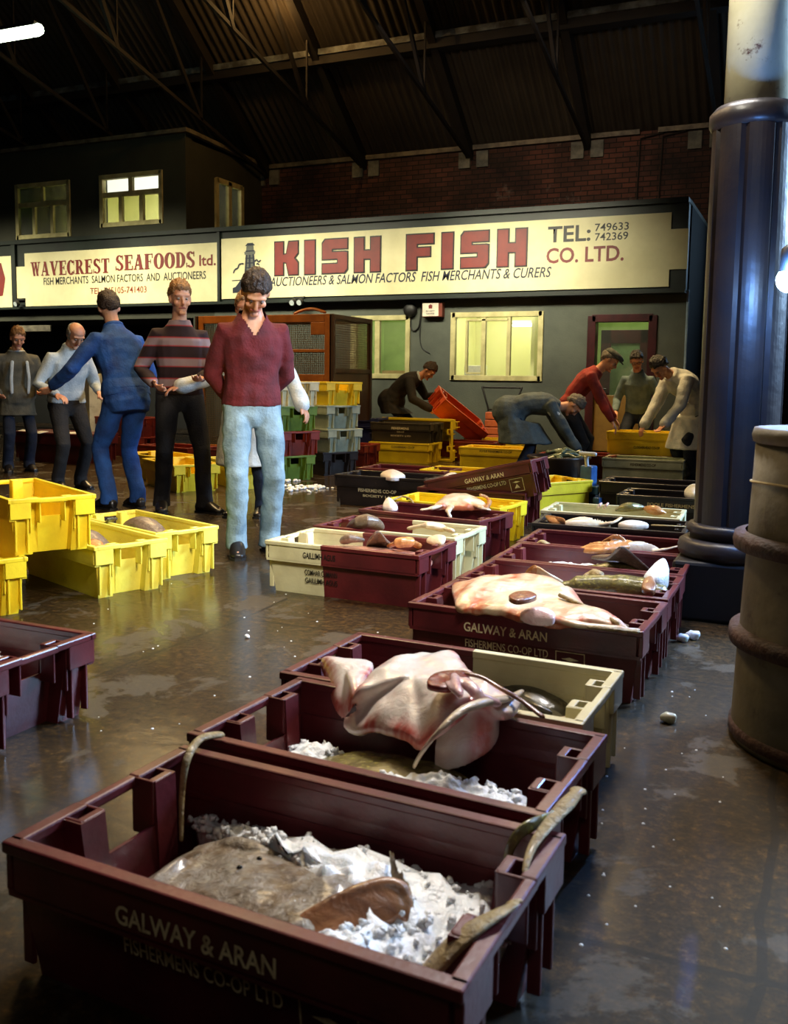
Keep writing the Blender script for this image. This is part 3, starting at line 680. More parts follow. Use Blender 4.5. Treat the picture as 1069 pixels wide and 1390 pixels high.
def galway(c, u0=-.17, full=True):
    side_text(c, 'GALWAY & ARAN', u0, u0+.30, .178, .211, m_print)
    side_text(c, "FISHERMENS CO-OP LTD", u0, u0+.30, .118, .147, m_print, bold=.008)
    if full:
        mb = MB(); x = u0+.325; f = lambda a, b, c_, d: mb.box(a, b, -.0012, 0, c_, d)
        f(x, x+.1, .128, .131); f(x, x+.1, .035, .038); f(x, x+.003, .035, .131); f(x+.097, x+.1, .035, .131)
        mb.poly([(x+.02, -.001, .105), (x+.05, -.001, .112), (x+.08, -.001, .105), (x+.05, -.001, .098)]); mb.poly([(x+.03, -.001, .06), (x+.07, -.001, .06), (x+.05, -.001, .09)])
        o = mb.build('emblem', m_print, c); z = .083; o.matrix_local = Matrix.Translation((0, -(B_-.03*(1-z/CH))-.003, 0)) @ Matrix.Translation((0, 0, z+.018)) @ Matrix.Rotation(math.atan(.03/CH), 4, 'X') @ Matrix.Translation((0, 0, -z))
# front row, nearest first
cA = crate(m_mar, 'nearest maroon crate with a speckled ray on loose ice', -.79, 1.335, rz=-.04, scale=(1.02, 1.055, 1)); galway(cA)
cB = crate(m_mar, 'second maroon crate in the row, brown fish under ice, against the nearest crate', -.812, 1.855, rz=-.055)
cC = crate(m_mw, 'half maroon half cream crate third in the near row', -.86, 2.335, rz=-.025)
cD = crate(m_mar, 'maroon crate with white co-op lettering under a gutted skate', -.865, 3.225, rz=-.03); galway(cD, -.2)
cE = crate(m_mar, 'maroon crate holding a green backed fish and a white ice lump', -.865, 3.715, rz=.0)
cF = crate(m_mar, 'maroon crate with ice and one raised dark fin', -.875, 4.185, rz=.02)
cG = crate(m_mar, 'rearmost maroon crate of the near right row, before the black crate', -.9, 4.66, rz=.03)
cI = crate(m_blk, 'black crate with pale fish in front of a cream crate, right row', -1.01, 5.31, rz=.06); side_text(cI, 'GREENCASTLE CO-OP LTD', -.2, .2, .19, .215, m_print)
cJ = crate(m_whi, 'cream crate behind the black crate with pale fish, right row', -1.1, 5.83, rz=.04)
cK = crate(m_blk, 'black crate lettered on its rim beside the column plinth', -.83, 6.9); side_text(cK, 'POOLE FISHERMENS CO-OP', -.2, .25, .185, .21, m_print)
cK2 = crate(m_blk, 'black crate further back behind the lettered black crate', -1.13, 7.72)
# middle
cW = crate(m_wm, 'cream and maroon crate with black lettering beside the man in jeans', -2.0, 4.08, rz=-.03)
side_text(cW, 'GAILLIMH AGUS', -.2, -.02, .185, .215, m_ink); side_text(cW, 'COMHAR CUMANN', -.2, -.02, .1, .128, m_ink); side_text(cW, 'GAILLIMH AGUS', -.2, -.02, .06, .088, m_ink)
cW2 = crate(m_mw, 'maroon and cream crate behind the lettered cream and maroon crate', -2.02, 4.6, rz=-.03)
cM = crate(m_mar, 'maroon crate with a pale spread fish lying over its rim', -2.07, 5.25, rz=-.14); side_text(cM, 'COMHAR CUMANN IASCAIRI', -.13, .2, .185, .21, m_print)
cY = crate(m_yel, 'yellow crate tucked behind the maroon crate of pale fish', -2.14, 5.8, rz=-.1)
cBM = crate(m_blk, 'black crate with pale print standing alone left of the tilted crate', -3.2, 7.08, rz=-.02)
side_text(cBM, 'FISHERMENS CO-OP', -.2, .15, .12, .15, m_print); side_text(cBM, 'SOCIETY LTD', -.16, .13, .08, .1, m_print)
cBM2 = crate(m_mar, 'maroon crate directly behind the lone black crate', -3.3, 7.72)
cT1 = crate(m_mar, 'lower maroon crate carrying the tilted lettered crate', -2.24, 6.58)
tl = crate(m_mar, 'tilted maroon crate with white lettering and round emblem', -2.14, 6.58, .15, rot=(0, -.235, 0)); galway(tl, -.1)
cYb = crate(m_yel, 'yellow crate lying behind the tilted maroon crate', -2.75, 7.85, rz=-.03)
cYc = crate(m_yel, 'yellow crate behind the left end of the tilted crate, under print', -3.45, 10.75); side_text(cYc, 'FOYLE FISHERMENS CO-OP', -.15, .25, .2, .225, m_printd)
cYr = crate(m_yel, 'bright yellow crate standing askew right of the tilted crate', -2.02, 7.32, rz=1.0)
cS1 = crate(m_yel, 'yellow crate at the base of the stack by the dark grey crate', -4.75, 10.95, rz=.0); side_text(cS1, 'CLOGHERHEAD CO-OP', -.1, .22, .185, .215, m_printd)
cS2 = crate(m_dgr, 'dark grey crate with pale print on a yellow crate', -4.73, 10.95, .252); side_text(cS2, 'FISHERMENS', -.12, .12, .17, .2, m_print); side_text(cS2, 'CO-OP', -.05, .05, .13, .15, m_print); side_text(cS2, 'SOCIETY LTD', -.14, .14, .08, .1, m_print)
cS3 = crate(m_yel, 'yellow crate stood on its side behind the dark grey crate', -4.7, 11.5, .277, rot=(PI/2, 0, 0), scale=1.2)
cS4 = crate(m_blu, 'dark blue crate stood on its side left of the stacked yellow crate', -5.42, 11.3, .277, rot=(PI/2, 0, PI/2*1.04), scale=1.2)
cS5 = crate(m_rdc, 'dark red crate on the floor in front of the mesh cage', -5.3, 10.25)
cYx = crate(m_yel, 'yellow crate near the wall under the bending man with the orange crate', -3.95, 12.3)
cRo = crate(m_rdc, 'dark red crate behind the rear yellow crates', -4.1, 11.6)
# right back
cP1 = crate(m_gry, 'grey white crate by the bending man in the white coat', -1.6, 10.1, rz=.03); side_text(cP1, 'FISHERMENS CO-OP', -.12, .14, .18, .21, m_printd)
cP0 = crate(m_mar, 'maroon crate hidden under the upper yellow crate at the doorway', -1.66, 10.65)
cP2 = crate(m_yel, 'yellow crate stacked up behind the grey white crate', -1.66, 10.62, .255); side_text(cP2, 'CLOGHERHEAD CO-OP', -.12, .16, .07, .1, m_printd)
cP3 = crate(m_rdc, 'dark red lettered crate between the blue hand truck and the grey crate', -2.35, 10.35); side_text(cP3, 'GALWAY & ARAN', -.1, .2, .12, .15, m_print)
# left
yr = -.37
def yc(m, label, cx, cy, z=0, rz=yr, **k): return crate(m, label, cx, cy, z, rz, **k)
def from_corner(px, py, z, rz, w=.39, s=-1):     # centre of a crate whose +x rim corner (near one: s=-1) shows at a pixel
    q = onz(px, py, z+CH); return q.x-math.cos(rz)*CL/2+s*math.sin(rz)*w/2, q.y-math.sin(rz)*CL/2-s*math.cos(rz)*w/2
YS = (1, .85, 1)
cL1 = yc(m_pale, 'pale yellow crate with a grey fish, beneath the stacked yellow crate', *from_corner(128, 744, 0, -.36), rz=-.36, scale=YS)
cL2 = yc(m_pale, 'pale yellow crate with a brown fish, nearest the man in jeans', *from_corner(211, 725, 0, -.34), rz=-.34, scale=YS)
cL3 = yc(m_yel, 'lower yellow crate of the stack at the left edge', *from_corner(38, 757, 0, -.45, s=1), 0, -.45, scale=YS)
cL4 = yc(m_yel, 'upper yellow crate, empty, on the stack at the left edge', *from_corner(11, 680, .253, -.47), .253, -.47, scale=YS)
cML = crate(m_mar, 'maroon crate of ice cut by the left edge of the picture', -2.41, 1.97, rz=.0)
# back left
G1 = 'yellow crates along the back behind the striped jumper'
crate(m_yel, 'yellow crate on the floor between the blue overalls and striped jumper', -6.1, 7.75, rz=-.4)
crate(m_yel, 'yellow crate on the floor behind the legs of the striped jumper man', -5.45, 7.2, rz=-.55)
crate(m_pale, 'pale yellow crate on the floor left of the white coated man', -5.05, 7.65, rz=-.6)
crate(m_rdc, 'red crate behind the yellow crates at back left', -6.7, 8.8, rz=-.2)
crate(m_mar, 'maroon crate behind the legs of the striped jumper man', -5.85, 8.75, rz=-.1)
# stacks by the cage
st = [(-5.15, 8.5, -.5, [(m_grn, 'green crate at the bottom of the stack by the cage'), (m_rdc, 'red crate second from the floor in the stack by the cage'), (m_grn, 'green crate third from the floor in the stack by the cage'), (m_whi, 'cream crate on top of the green and red stack')]),
      (-5.0, 9.2, -.5, [(m_blk, 'black crate at the bottom of the rear stack by the cage'), (m_gry, 'lower grey crate of the rear stack by the cage'), (m_gry, 'upper grey crate of the rear stack by the cage'), (m_yel, 'yellow crate topping the rear stack by the cage')])]
for x, y, r, col in st:
    for i, (m, lab) in enumerate(col): crate(m, lab, x+.02*((i % 2)*2-1), y, i*.253, r+.04*((i*7 % 3)-1))
# far left table of crates and papers
cT = crate(m_mar, 'dark crate with papers on it before the far left man', -8.35, 8.75, rz=-.1, scale=(1.5, 1.2, 1.4))
crate(m_whi, 'lower cream crate behind the papers at the far left', -8.85, 9.7, .0, rz=1.2); crate(m_whi, 'cream crate on end behind the papers at the far left', -8.95, 9.72, .66, rot=(0, PI/2, 1.2)); 
crate(m_rdc, 'red crate behind the papers at the far left', -8.35, 9.9, .0, rz=-.1); crate(m_rdc, 'upper red crate behind the papers at the far left', -8.35, 9.9, .253, rz=-.1)
# ------------------------------------------------------------------ column, barrel, cage, carts
m_rust = mat('rusty_hoop', srgb(70, 38, 24), .7, srgb(42, 27, 20), 9, bump=.4)
m_pipe = mat('flaking_cream_paint', srgb(196, 190, 160), .55, srgb(176, 168, 136), 3, dirt=srgb(84, 46, 26), dlo=.6, dhi=.7, bump=.1)
m_colm = mat('dark_column_paint', srgb(40, 36, 38), .38, srgb(58, 44, 38), 3, .42, .66, bump=.15, bscale=18)
CC = V((-.30, 4.47, 0))
CAPZ = ony(1018, 150, 4.5).z
c = empty('column', CC, 0); struct(c, 'cream topped dark iron column at the right', 'column')
def fluted(r, n=64):
    out = []
    for k in range(n):
        a = 2*PI*k/n; m = (a/(2*PI)*8) % 1; g = 1-.085*max(0, 1-abs(m-.5)*8) ; out.append((r*g*math.cos(a+.25), r*g*math.sin(a+.25)))
    return out
mb = MB(); prof = [(.40, .176), (.78, .176), (1.6, .176), (CAPZ-.05, .174), (CAPZ-.03, .174)]
mb.loft([[V((x, y, z)) for x, y in fluted(r)] for z, r in prof]); mb.build('shaft', m_colm, c)
MB().lathe([(.174, CAPZ-.1), (.19, CAPZ-.075), (.19, CAPZ-.03), (.165, CAPZ-.002), (.132, CAPZ)], n=40).build('cap_ring', m_colm, c, True)
MB().lathe([(.132, CAPZ-.04), (.130, 3.4), (.128, 9.)], n=40).build('upper_pipe', m_pipe, c, True)
MB().lathe([(.19, .33), (.19, .37), (.205, .38), (.207, .40), (.196, .415), (.18, .42)], n=44).build('base_moulding', m_colm, c, True)
MB().lathe([(.2, .26), (.226, .265), (.24, .285), (.243, .31), (.236, .335), (.215, .35), (.18, .352)], n=44).build('torus', m_colm, c, True)
MB().box(-.235, .3, -.235, .3, 0, .265).build('plinth', mat('black_plinth', srgb(20, 17, 15), .5, srgb(34, 26, 20), 4), c, bevel=.015)

BCN = onz(1144, 1012, 0)
b = empty('barrel', BCN, 0, 'weathered grey barrel with rusty hoops at the right edge', 'barrel')
m_bar = mat('weathered_drum', srgb(122, 112, 88), .65, srgb(82, 73, 56), 3, .4, .66, dirt=srgb(60, 46, 34), dlo=.56, dhi=.74, bump=.25, bscale=14)
r = .30
MB().lathe([(r+.008, 0), (r+.014, .02), (r+.006, .29), (r+.004, .3), (r-.006, .57), (r-.006, .58), (r-.016, .9), (r-.04, .905), (r-.04, .87), (.02, .868)], n=56).build('drum', m_bar, b, True)
for z in (.315, .595): MB().lathe([(r, z-.03), (r+.03, z-.022), (r+.034, z), (r+.03, z+.02), (r, z+.028)], n=56, caps=False).build('hoop', m_rust, b, True)
MB().lathe([(r-.03, .875), (r-.008, .885), (r-.004, .905), (r-.01, .925), (r-.036, .925)], n=56).build('rim', m_bar, b, True)
MB().lathe([(r, .01), (r+.02, .02), (r+.02, .05), (r, .06)], n=56, caps=False).build('chime', m_rust, b, True)
MB().tube([(math.cos(a)*(r-.008), math.sin(a)*(r-.008), .765+.01*math.sin(a*2)) for a in [2*PI*k/40 for k in range(41)]], .004, 6).build('string', mat('pale_string', srgb(190, 170, 120), .7), b)

# mesh cage
m_cage = mat('orange_brown_timber', srgb(172, 100, 36), .5, srgb(140, 78, 28), 4, bump=.1)
m_cagef = mat('dark_brown_timber', srgb(66, 40, 20), .6, srgb(48, 30, 16), 4)
m_wire, nt, bb = nodes('wire_mesh')
m_wire = mat('brown_wire', srgb(96, 72, 36), .5)
g = empty('mesh_cage', (-5.58, 10.5, 0), 0, 'tall orange framed wire mesh cage against the office front', 'cage')
W_, D_, H_c = 2.05, 1.08, 1.86
def frame_box(mb, x0, x1, z0, z1, t=.1):
    mb.box(x0, x0+t, -.03, .03, z0, z1); mb.box(x1-t, x1, -.03, .03, z0, z1); mb.box(x0+t, x1-t, -.03, .03, z0, z0+t); mb.box(x0+t, x1-t, -.03, .03, z1-t, z1)
mb = MB(); frame_box(mb, -W_/2+.005, 0, .04, H_c); mb.box(-W_/2+.1, -.1, -.03, .03, .98, 1.1); mb.box(-W_/2+.1, -.1, -.02, .02, 1.38, 1.42); mb.box(-.3, -.1, -.03, .03, 1.6, 1.76); mb.build('cage_door', m_cage, g, bevel=.006)
mb = MB(); frame_box(mb, -W_, -W_/2-.005, .04, H_c); mb.box(-W_+.1, -W_/2-.1, -.03, .03, .98, 1.1); mb.build('cage_door', m_cage, g, bevel=.006)
mb = MB()
for x in (-W_, 0): 
    for y in (0, D_): mb.box(x-.03, x+.03, y-.03, y+.03, 0, H_c)
for x in (-W_, 0): mb.box(x-.025, x+.025, 0, D_, H_c-.06, H_c); mb.box(x-.025, x+.025, 0, D_, 1.12, 1.18); mb.box(x-.025, x+.025, 0, D_, 0.02, .1)
mb.box(-W_, 0, D_-.02, D_+.03, H_c-.06, H_c); mb.build('post_frame', m_cagef, g, bevel=.004)
mb = MB(); mb.box(-.012, .012, .03, D_-.03, .1, 1.12); mb.build('side_panel', mat('brown_hardboard', srgb(70, 42, 18), .55, srgb(54, 32, 14), 2.5), g)
def grid(name, p, q, up0, up1, step, axis):
    mb = MB(); n = int((q-p)/step); w = .0035
    for i in range(n+1):
        u = p+(q-p)*i/n
        if axis == 'x': mb.box(u-w, u+w, -w, w, up0, up1)
        else: mb.box(-w, w, u-w, u+w, up0, up1)
    n = int((up1-up0)/step)
    for i in range(n+1):
        z = up0+(up1-up0)*i/n
        if axis == 'x': mb.box(p, q, -w, w, z-w, z+w)
        else: mb.box(-w, w, p, q, z-w, z+w)
    return mb.build(name, m_wire, g)
grid('wire_mesh', -W_/2+.08, -.08, .14, H_c-.06, .028, 'x'); grid('wire_mesh', -W_+.08, -W_/2-.08, .14, H_c-.06, .028, 'x'); grid('wire_mesh', .02, D_-.02, 1.16, H_c-.03, .028, 'y')
MB().box(-W_, 0, D_+.0, D_+.012, 0.05, H_c*.5).build('back_panel', m_cagef, g)
MB().tube(smoothpts([(-.55, .02, H_c+.02), (-.45, .05, H_c+.06), (-.3, .02, H_c+.07), (-.15, .05, H_c+.03)], 4), .03, 8, .6).build('folded_sack', m_cage, g)

# two wheeled trolley of orange boxes by the wall
q = onz(678, 612, 0)
t = empty('sack_truck', q, .1, 'dark handled sack truck standing by the wall behind the grey coat', 'trolley')
mb = MB()
for s in (-1, 1): mb.tube([(s*.19, 0, .05), (s*.19, 0, .62), (s*.3, .04, .95)], .016, 8)
mb.tube([(-.3, .04, .95), (.3, .04, .95)], .016, 8); mb.tube([(-.19, 0, .62), (.19, 0, .62)], .014, 8); mb.tube([(-.19, 0, .3), (.19, 0, .3)], .014, 8); mb.build('frame', m_dark, t, True)
MB().box(-.22, .22, -.3, 0, .01, .03).build('toe_plate', m_dark, t)
for s in (-1, 1): MB().lathe([(.03, -.02), (.09, -.018), (.09, .018), (.03, .02)], n=16).build('wheel', m_dark, t, True).matrix_local = Matrix.Translation((s*.24, .05, .09)) @ Matrix.Rotation(PI/2, 4, 'Y')
for i in range(5):
    o = MB().box(-.2, .2, -.24, -.02, 0, .105).build('shallow_tray', mat('salmon_tray_plastic', srgb(226, 120, 70), .5, srgb(190, 90, 50), 6) if i == 0 else bpy.data.materials['salmon_tray_plastic'], bevel=.012)
    o.matrix_world = Matrix.Translation(q+V((0, 0, .032+i*.112))) @ Matrix.Rotation(.1+.02*i, 4, 'Z')
    tag(o, ['lowest', 'second', 'third', 'fourth', 'topmost'][i]+' orange tray stacked on the sack truck', 'tray', 'orange trays on the sack truck')
# black tub by the grey coat and red jumper
q = onz(757, 664, 0)
t = empty('fish_tub', (q.x, q.y, 0), 0, 'black round sided tub full of green tinged fish by the grey coat', 'tub')
MB().lathe([(.24, 0), (.29, .3), (.31, .31), (.31, .33), (.275, .33), (.24, .06)], n=28).build('tub', m_blk, t, True)
rng = random.Random(3)
for i in range(7):
    a = rng.random()*PI; x, y = rng.uniform(-.1, .1), rng.uniform(-.12, .12)
    d = V((math.cos(a), math.sin(a), 0))*.15
    o = MB().tube([V((x, y, 0))-d, V((x, y, .015))-d*.4, V((x, y, .02))+d*.3, V((x, y, 0))+d*.75, V((x, y, .005))+d], [.012, .034, .032, .014, .03], 8, .7).build('small_fish', mat('green_silver_fish', srgb(120, 130, 104), .25, srgb(64, 76, 56), 12) if i == 0 else bpy.data.materials['green_silver_fish'], None, True)
    o.location = (q.x, q.y, .30+.012*i); tag(o, 'small green silver fish heaped in the black tub', 'fish', 'fish heaped in the black tub')
# blue hand truck
q = onz(797, 690, 0)
m_bl = mat('blue_painted_steel', srgb(60, 104, 160), .35, srgb(36, 66, 112), 8)
t = empty('pallet_truck', (q.x, q.y, 0), -.3, 'blue hand pallet truck beside the askew yellow crate', 'trolley')
mb = MB(); mb.box(-.055, .055, -.05, .05, .16, .36); mb.box(-.1, .1, -.06, .03, .14, .2); mb.build('pump_body', m_bl, t, bevel=.012)
MB().box(-.12, .14, -.09, -.05, .13, .2).build('base_plate', m_bl, t, bevel=.01)
MB().tube([(0, -.03, .34), (0, -.05, .44), (-.06, -.05, .46), (.08, -.05, .46)], .018, 8).build('tow_handle', mat('pale_steel', srgb(190, 200, 205), .3), t)
MB().lathe([(.02, -.03), (.065, -.03), (.065, .03), (.02, .03)], n=18).build('wheel', m_dark, t, True).matrix_local = Matrix.Translation((.05, 0, .066)) @ Matrix.Rotation(PI/2, 4, 'Y')
for s in (-1, 1): MB().box(.14+.0, .2, s*.12-.05, s*.12+.05, .07, .12).build('fork', m_bl, t, bevel=.008)
# papers and gear on the far left crate
for i, (x, y, r, lab) in enumerate(((-8.1, 8.55, .5, 'white paper sheet on the dark crate nearest the bald man'), (-8.5, 8.5, -.3, 'small white paper on the dark crate before the left man'), (-8.85, 8.6, .1, 'white paper scrap at the left end of the dark crate'))):
    o = MB().box(-.09, .09, -.06, .06, 0, .004).build('paper_sheet', m_white); o.location = (x, y, .358); o.rotation_euler = (.18, 0, r); tag(o, lab, 'paper')
MB_ = MB().box(-.56, .56, -.26, .26, 0, .012).build('crate_lid', m_mar, None, bevel=.004); MB_.location = (-8.35, 8.75, .345); MB_.rotation_euler = (0, 0, -.1); tag(MB_, 'flat dark board covering the paper strewn crate', 'board')

# fluorescent batten hung from the roof, top left
pa, pb_ = ony(-30, 54, 10.2), ony(52, 40, 10.2)
t = empty('hanging_light', (pa+pb_)/2, 0, 'glowing fluorescent batten hanging from the roof at top left', 'light')
d = (pb_-pa)/2
MB().bar(-d+V((0, 0, .07)), d+V((0, 0, .07)), .16, .05).build('fitting', m_dark, t)
MB().tube([-d*.98, d*.98], .085, 10).build('tube', emis('green_white_tube', (.82, 1, .72, 1), 9.), t)
mb = MB(); top_ = roof_z(10.2)-(pa.z+pb_.z)/2
for s in (-.8, .8): mb.tube([d*s+V((0, 0, .08)), d*s+V((0, 0, top_))], .008, 6)
mb.build('chain', m_dark, t)
# warm roof lamp near the top edge
q = EYE+(onroof(376, -16)-EYE)*.945; LY = q.y
t = empty('hanging_light', q, 0, 'warm bell shaped lamp under the roof at the top edge', 'light')
MB().lathe([(.03, .3), (.05, .2), (.19, .02), (.2, 0)], n=20, caps=False).build('lamp_shade', m_dark, t, True)
MB().ball((0, 0, .03), .07).build('bulb', emis('sodium_bulb', (1, .55, .16, 1), 60.), t, True)
MB().tube([(0, 0, .3), (0, 0, roof_z(LY)-q.z)], .01, 6).build('cable', m_dark, t)
pt('sodium_lamp', q+V((0, -.05, -.16)), 60, (1, .55, .17), .08)
pt('sodium_uplight', onroof(380, 6)+V((0, -.6, -.8))*.32, 16, (1, .52, .15), .08)
# ------------------------------------------------------------------ ice and fish
def ice_material():
    m, nt, b = nodes('crushed_ice'); co = objco(nt)
    n = N(nt, 'ShaderNodeTexNoise', Scale=40., Detail=5.); nt.links.new(co, n.inputs['Vector'])
    nt.links.new(ramp(nt, n.outputs['Fac'], [(.3, (.78, .83, .86)), (.6, (.95, .97, .98))]).outputs['Color'], b.inputs['Base Color'])
    b.inputs['Roughness'].default_value = .38; b.inputs['Subsurface Weight'].default_value = .35; b.inputs['Subsurface Radius'].default_value = (.012, .014, .016); b.inputs['Subsurface Scale'].default_value = 1.
    bp = N(nt, 'ShaderNodeBump', Strength=.5, Distance=.006); n2 = N(nt, 'ShaderNodeTexNoise', Scale=120., Detail=3.); nt.links.new(co, n2.inputs['Vector']); nt.links.new(n2.outputs['Fac'], bp.inputs['Height']); nt.links.new(bp.outputs['Normal'], b.inputs['Normal'])
    return m
m_ice = ice_material()
def pillow(mb, pts, puff, thick=.01, center=None, cz=None, rings=9, k=4, prof=1.6, wave=0., seed=0, ridge=0.):
    """closed smooth outline of 3-D points -> a puffed sheet whose edge keeps the outline's heights"""
    o = smoothpts(pts, k, True); n = len(o); c = V(center) if center else sum(o, V())/n
    if cz is not None: c.z = cz
    top, bot = [], []
    for j in range(rings):
        s = 1-(j/(rings))**1.15
        h = (1-s**2)**(1/prof)*puff
        rt, rb = [], []
        for i, p in enumerate(o):
            q = c+(p-c)*s; w = wave*(noise.noise((q.x*9+seed, q.y*9, seed*1.7))+.6*noise.noise((q.x*24+seed, q.y*17, seed*2.3)))*(.25+.75*s)
            rt.append(q+V((0, 0, h+thick*.5+w))); rb.append(q+V((0, 0, -thick*.5-h*.25+w)))
        top.append(rt); bot.append(rb)
    mb.loft(top[::-1]+bot)
    return mb
def ice(label, pts, z, h, floor_=None, seed=0, rough=.03, chunks=60, cs=(.004, .011), name='crushed_ice', edge=.3):
    """heap over an outline given as (x, y); z: edge height, h: height of the middle above the edge"""
    o = smoothpts([V((x, y, 0)) for x, y in pts], 5, True); n = len(o); c = sum(o, V())/n
    chunks *= 2; mb = MB(); R_ = 22; rings = []
    for j in range(R_+1):
        s = 1-j/(R_+.5)
        r = []
        for p in o:
            q = c+(p-c)*s*(1+.1*noise.noise((p.x*14+seed, p.y*14, 3.)))
            zz = z+h*(1-s**2.2)
            f = noise.noise((q.x*16+seed, q.y*16, 1.))*.6+noise.noise((q.x*38, q.y*38+seed, 2.))*.5+noise.noise((q.x*85+seed, q.y*85, 5.))*.3
            cell = noise.voronoi((q.x*34+seed, q.y*34, seed))[0][0]
            r.append(V((q.x, q.y, zz+rough*f+rough*.5*(.5-cell))))
        rings.append(r)
    base = [V((c.x+(p.x-c.x)*.88, c.y+(p.y-c.y)*.8, (floor_ if floor_ is not None else z-.05))) for p in rings[0]]
    mb.loft([base]+rings)
    rng = random.Random(seed+5)
    for i in range(chunks):
        p = rng.choice(rings[rng.choice([0, 1, 1, 2, 3, 4, 6, 8, 11])]); s = rng.uniform(*cs)
        v0 = len(mb.v); mb.ball(p+V((rng.uniform(-.01, .01), rng.uniform(-.01, .01), -s*.15)), s*rng.uniform(.7, 1.3), s*rng.uniform(.7, 1.2), s*rng.uniform(.6, 1.1), 6, 5, Matrix.Rotation(rng.random()*6, 3, 'Z') @ Matrix.Rotation(rng.random()*2, 3, 'X'))
        for q_ in range(v0, len(mb.v)): mb.v[q_] += V((rng.uniform(-1, 1), rng.uniform(-1, 1), rng.uniform(-1, 1)))*s*.38
    return tag(mb.build(name, m_ice, None, True), label, 'ice', None, 'stuff')

def fishmat(name, cols, scale=9., rough=.28, spots=None, pink=None, coat=.5, bump=.12, zpink=None):
    m, nt, b = nodes(name); co = objco(nt); L = nt.links.new
    n = N(nt, 'ShaderNodeTexNoise', Scale=scale, Detail=6., Roughness=.65, Distortion=.4); L(co, n.inputs['Vector'])
    k = len(cols); c = ramp(nt, n.outputs['Fac'], [(.3+.4*i/(k-1), col) for i, col in enumerate(cols)]).outputs['Color']
    if spots:
        v = N(nt, 'ShaderNodeTexNoise', Scale=scale*7, Detail=3.); L(co, v.inputs['Vector'])
        c = mixc(nt, ramp(nt, v.outputs['Fac'], [(.56, (0, 0, 0)), (.66, (.8, .8, .8))]).outputs['Color'], c, spots)
    if pink:
        at = nt.nodes.new('ShaderNodeAttribute'); at.attribute_name = 'edge'
        v = N(nt, 'ShaderNodeTexNoise', Scale=scale*1.6, Detail=5.); L(co, v.inputs['Vector'])
        mu = nt.nodes.new('ShaderNodeMath'); mu.operation = 'MULTIPLY'; L(at.outputs['Fac'], mu.inputs[0]); L(ramp(nt, v.outputs['Fac'], [(.38, (0, 0, 0)), (.6, (1.4, 1.4, 1.4))]).outputs['Color'], mu.inputs[1])
        c = mixc(nt, mu.outputs[0], c, pink)
        v2 = N(nt, 'ShaderNodeTexNoise', Scale=scale*2.3, Detail=6., Roughness=.7); L(co, v2.inputs['Vector'])
        c = mixc(nt, ramp(nt, v2.outputs['Fac'], [(.58, (0, 0, 0)), (.74, (.45, .45, .45))]).outputs['Color'], c, pink)
    L(c, b.inputs['Base Color']); b.inputs['Roughness'].default_value = rough; b.inputs['Coat Weight'].default_value = coat; b.inputs['Coat Roughness'].default_value = .15
    b.inputs['Subsurface Weight'].default_value = .12; b.inputs['Subsurface Radius'].default_value = (.012, .006, .004)
    n3 = N(nt, 'ShaderNodeTexNoise', Scale=scale*3.2, Detail=7., Roughness=.62, Distortion=.8); L(co, n3.inputs['Vector'])
    bp = N(nt, 'ShaderNodeBump', Strength=min(1, bump*3), Distance=.012); L(n3.outputs['Fac'], bp.inputs['Height']); L(bp.outputs['Normal'], b.inputs['Normal'])
    return m
m_ray = fishmat('speckled_ray_skin', [srgb(62, 48, 34), srgb(122, 100, 76), srgb(150, 138, 122), srgb(104, 84, 60), srgb(134, 116, 92)], 9, .3, spots=srgb(172, 158, 136), coat=.3, bump=.3)
m_rayo = fishmat('rust_brown_ray_skin', [srgb(96, 58, 38), srgb(150, 100, 66), srgb(176, 132, 92)], 9, .3)
m_belly = fishmat('pale_ray_belly', [srgb(232, 210, 196), srgb(242, 230, 218), srgb(226, 198, 186)], 6, .3, pink=srgb(196, 96, 84))
m_bellyw = fishmat('warm_pale_belly', [srgb(214, 184, 144), srgb(228, 206, 172), srgb(196, 156, 116)], 7, .3, pink=srgb(190, 104, 70))
m_dkfish = fishmat('dark_olive_fish', [srgb(40, 38, 30), srgb(78, 72, 54), srgb(58, 54, 42)], 8, .2)
m_olive = fishmat('olive_mottled_fish', [srgb(72, 66, 38), srgb(120, 110, 66), srgb(150, 140, 90)], 10, .2, spots=srgb(160, 150, 70))
m_grey = fishmat('grey_brown_fish', [srgb(72, 58, 46), srgb(116, 96, 78), srgb(92, 74, 58)], 12, .4, coat=.15, spots=srgb(140, 120, 96))
m_orange = fishmat('orange_brown_fish', [srgb(166, 100, 50), srgb(204, 142, 84), srgb(150, 84, 46)], 9, .26)
m_tan = fishmat('tan_tail_skin', [srgb(120, 96, 58), srgb(176, 152, 102), srgb(146, 120, 76)], 16, .45, coat=.15, bump=.3)
m_gut = fishmat('gut_flesh', [srgb(92, 34, 30), srgb(140, 60, 52), srgb(70, 26, 26)], 14, .2)
m_organ = fishmat('pink_organ', [srgb(226, 176, 176), srgb(238, 206, 204), srgb(206, 140, 146)], 10, .16)
m_eye = mat('fish_eye', srgb(20, 18, 14), .1)
def edge_attr(me, outlines, w=.05):
    """how close each vertex lies to the given outline points (for reddened margins)"""
    at = me.attributes.new('edge', 'FLOAT', 'POINT')
    pts = [p for o in outlines for p in smoothpts(o, 4, True)]
    from mathutils import kdtree
    kd = kdtree.KDTree(len(pts))
    for i, p in enumerate(pts): kd.insert(V((p.x, p.y, 0)), i)
    kd.balance()
    for i, v in enumerate(me.vertices):
        d = kd.find(V((v.co.x, v.co.y, 0)))[2]; at.data[i].value = max(0, 1-d/w)
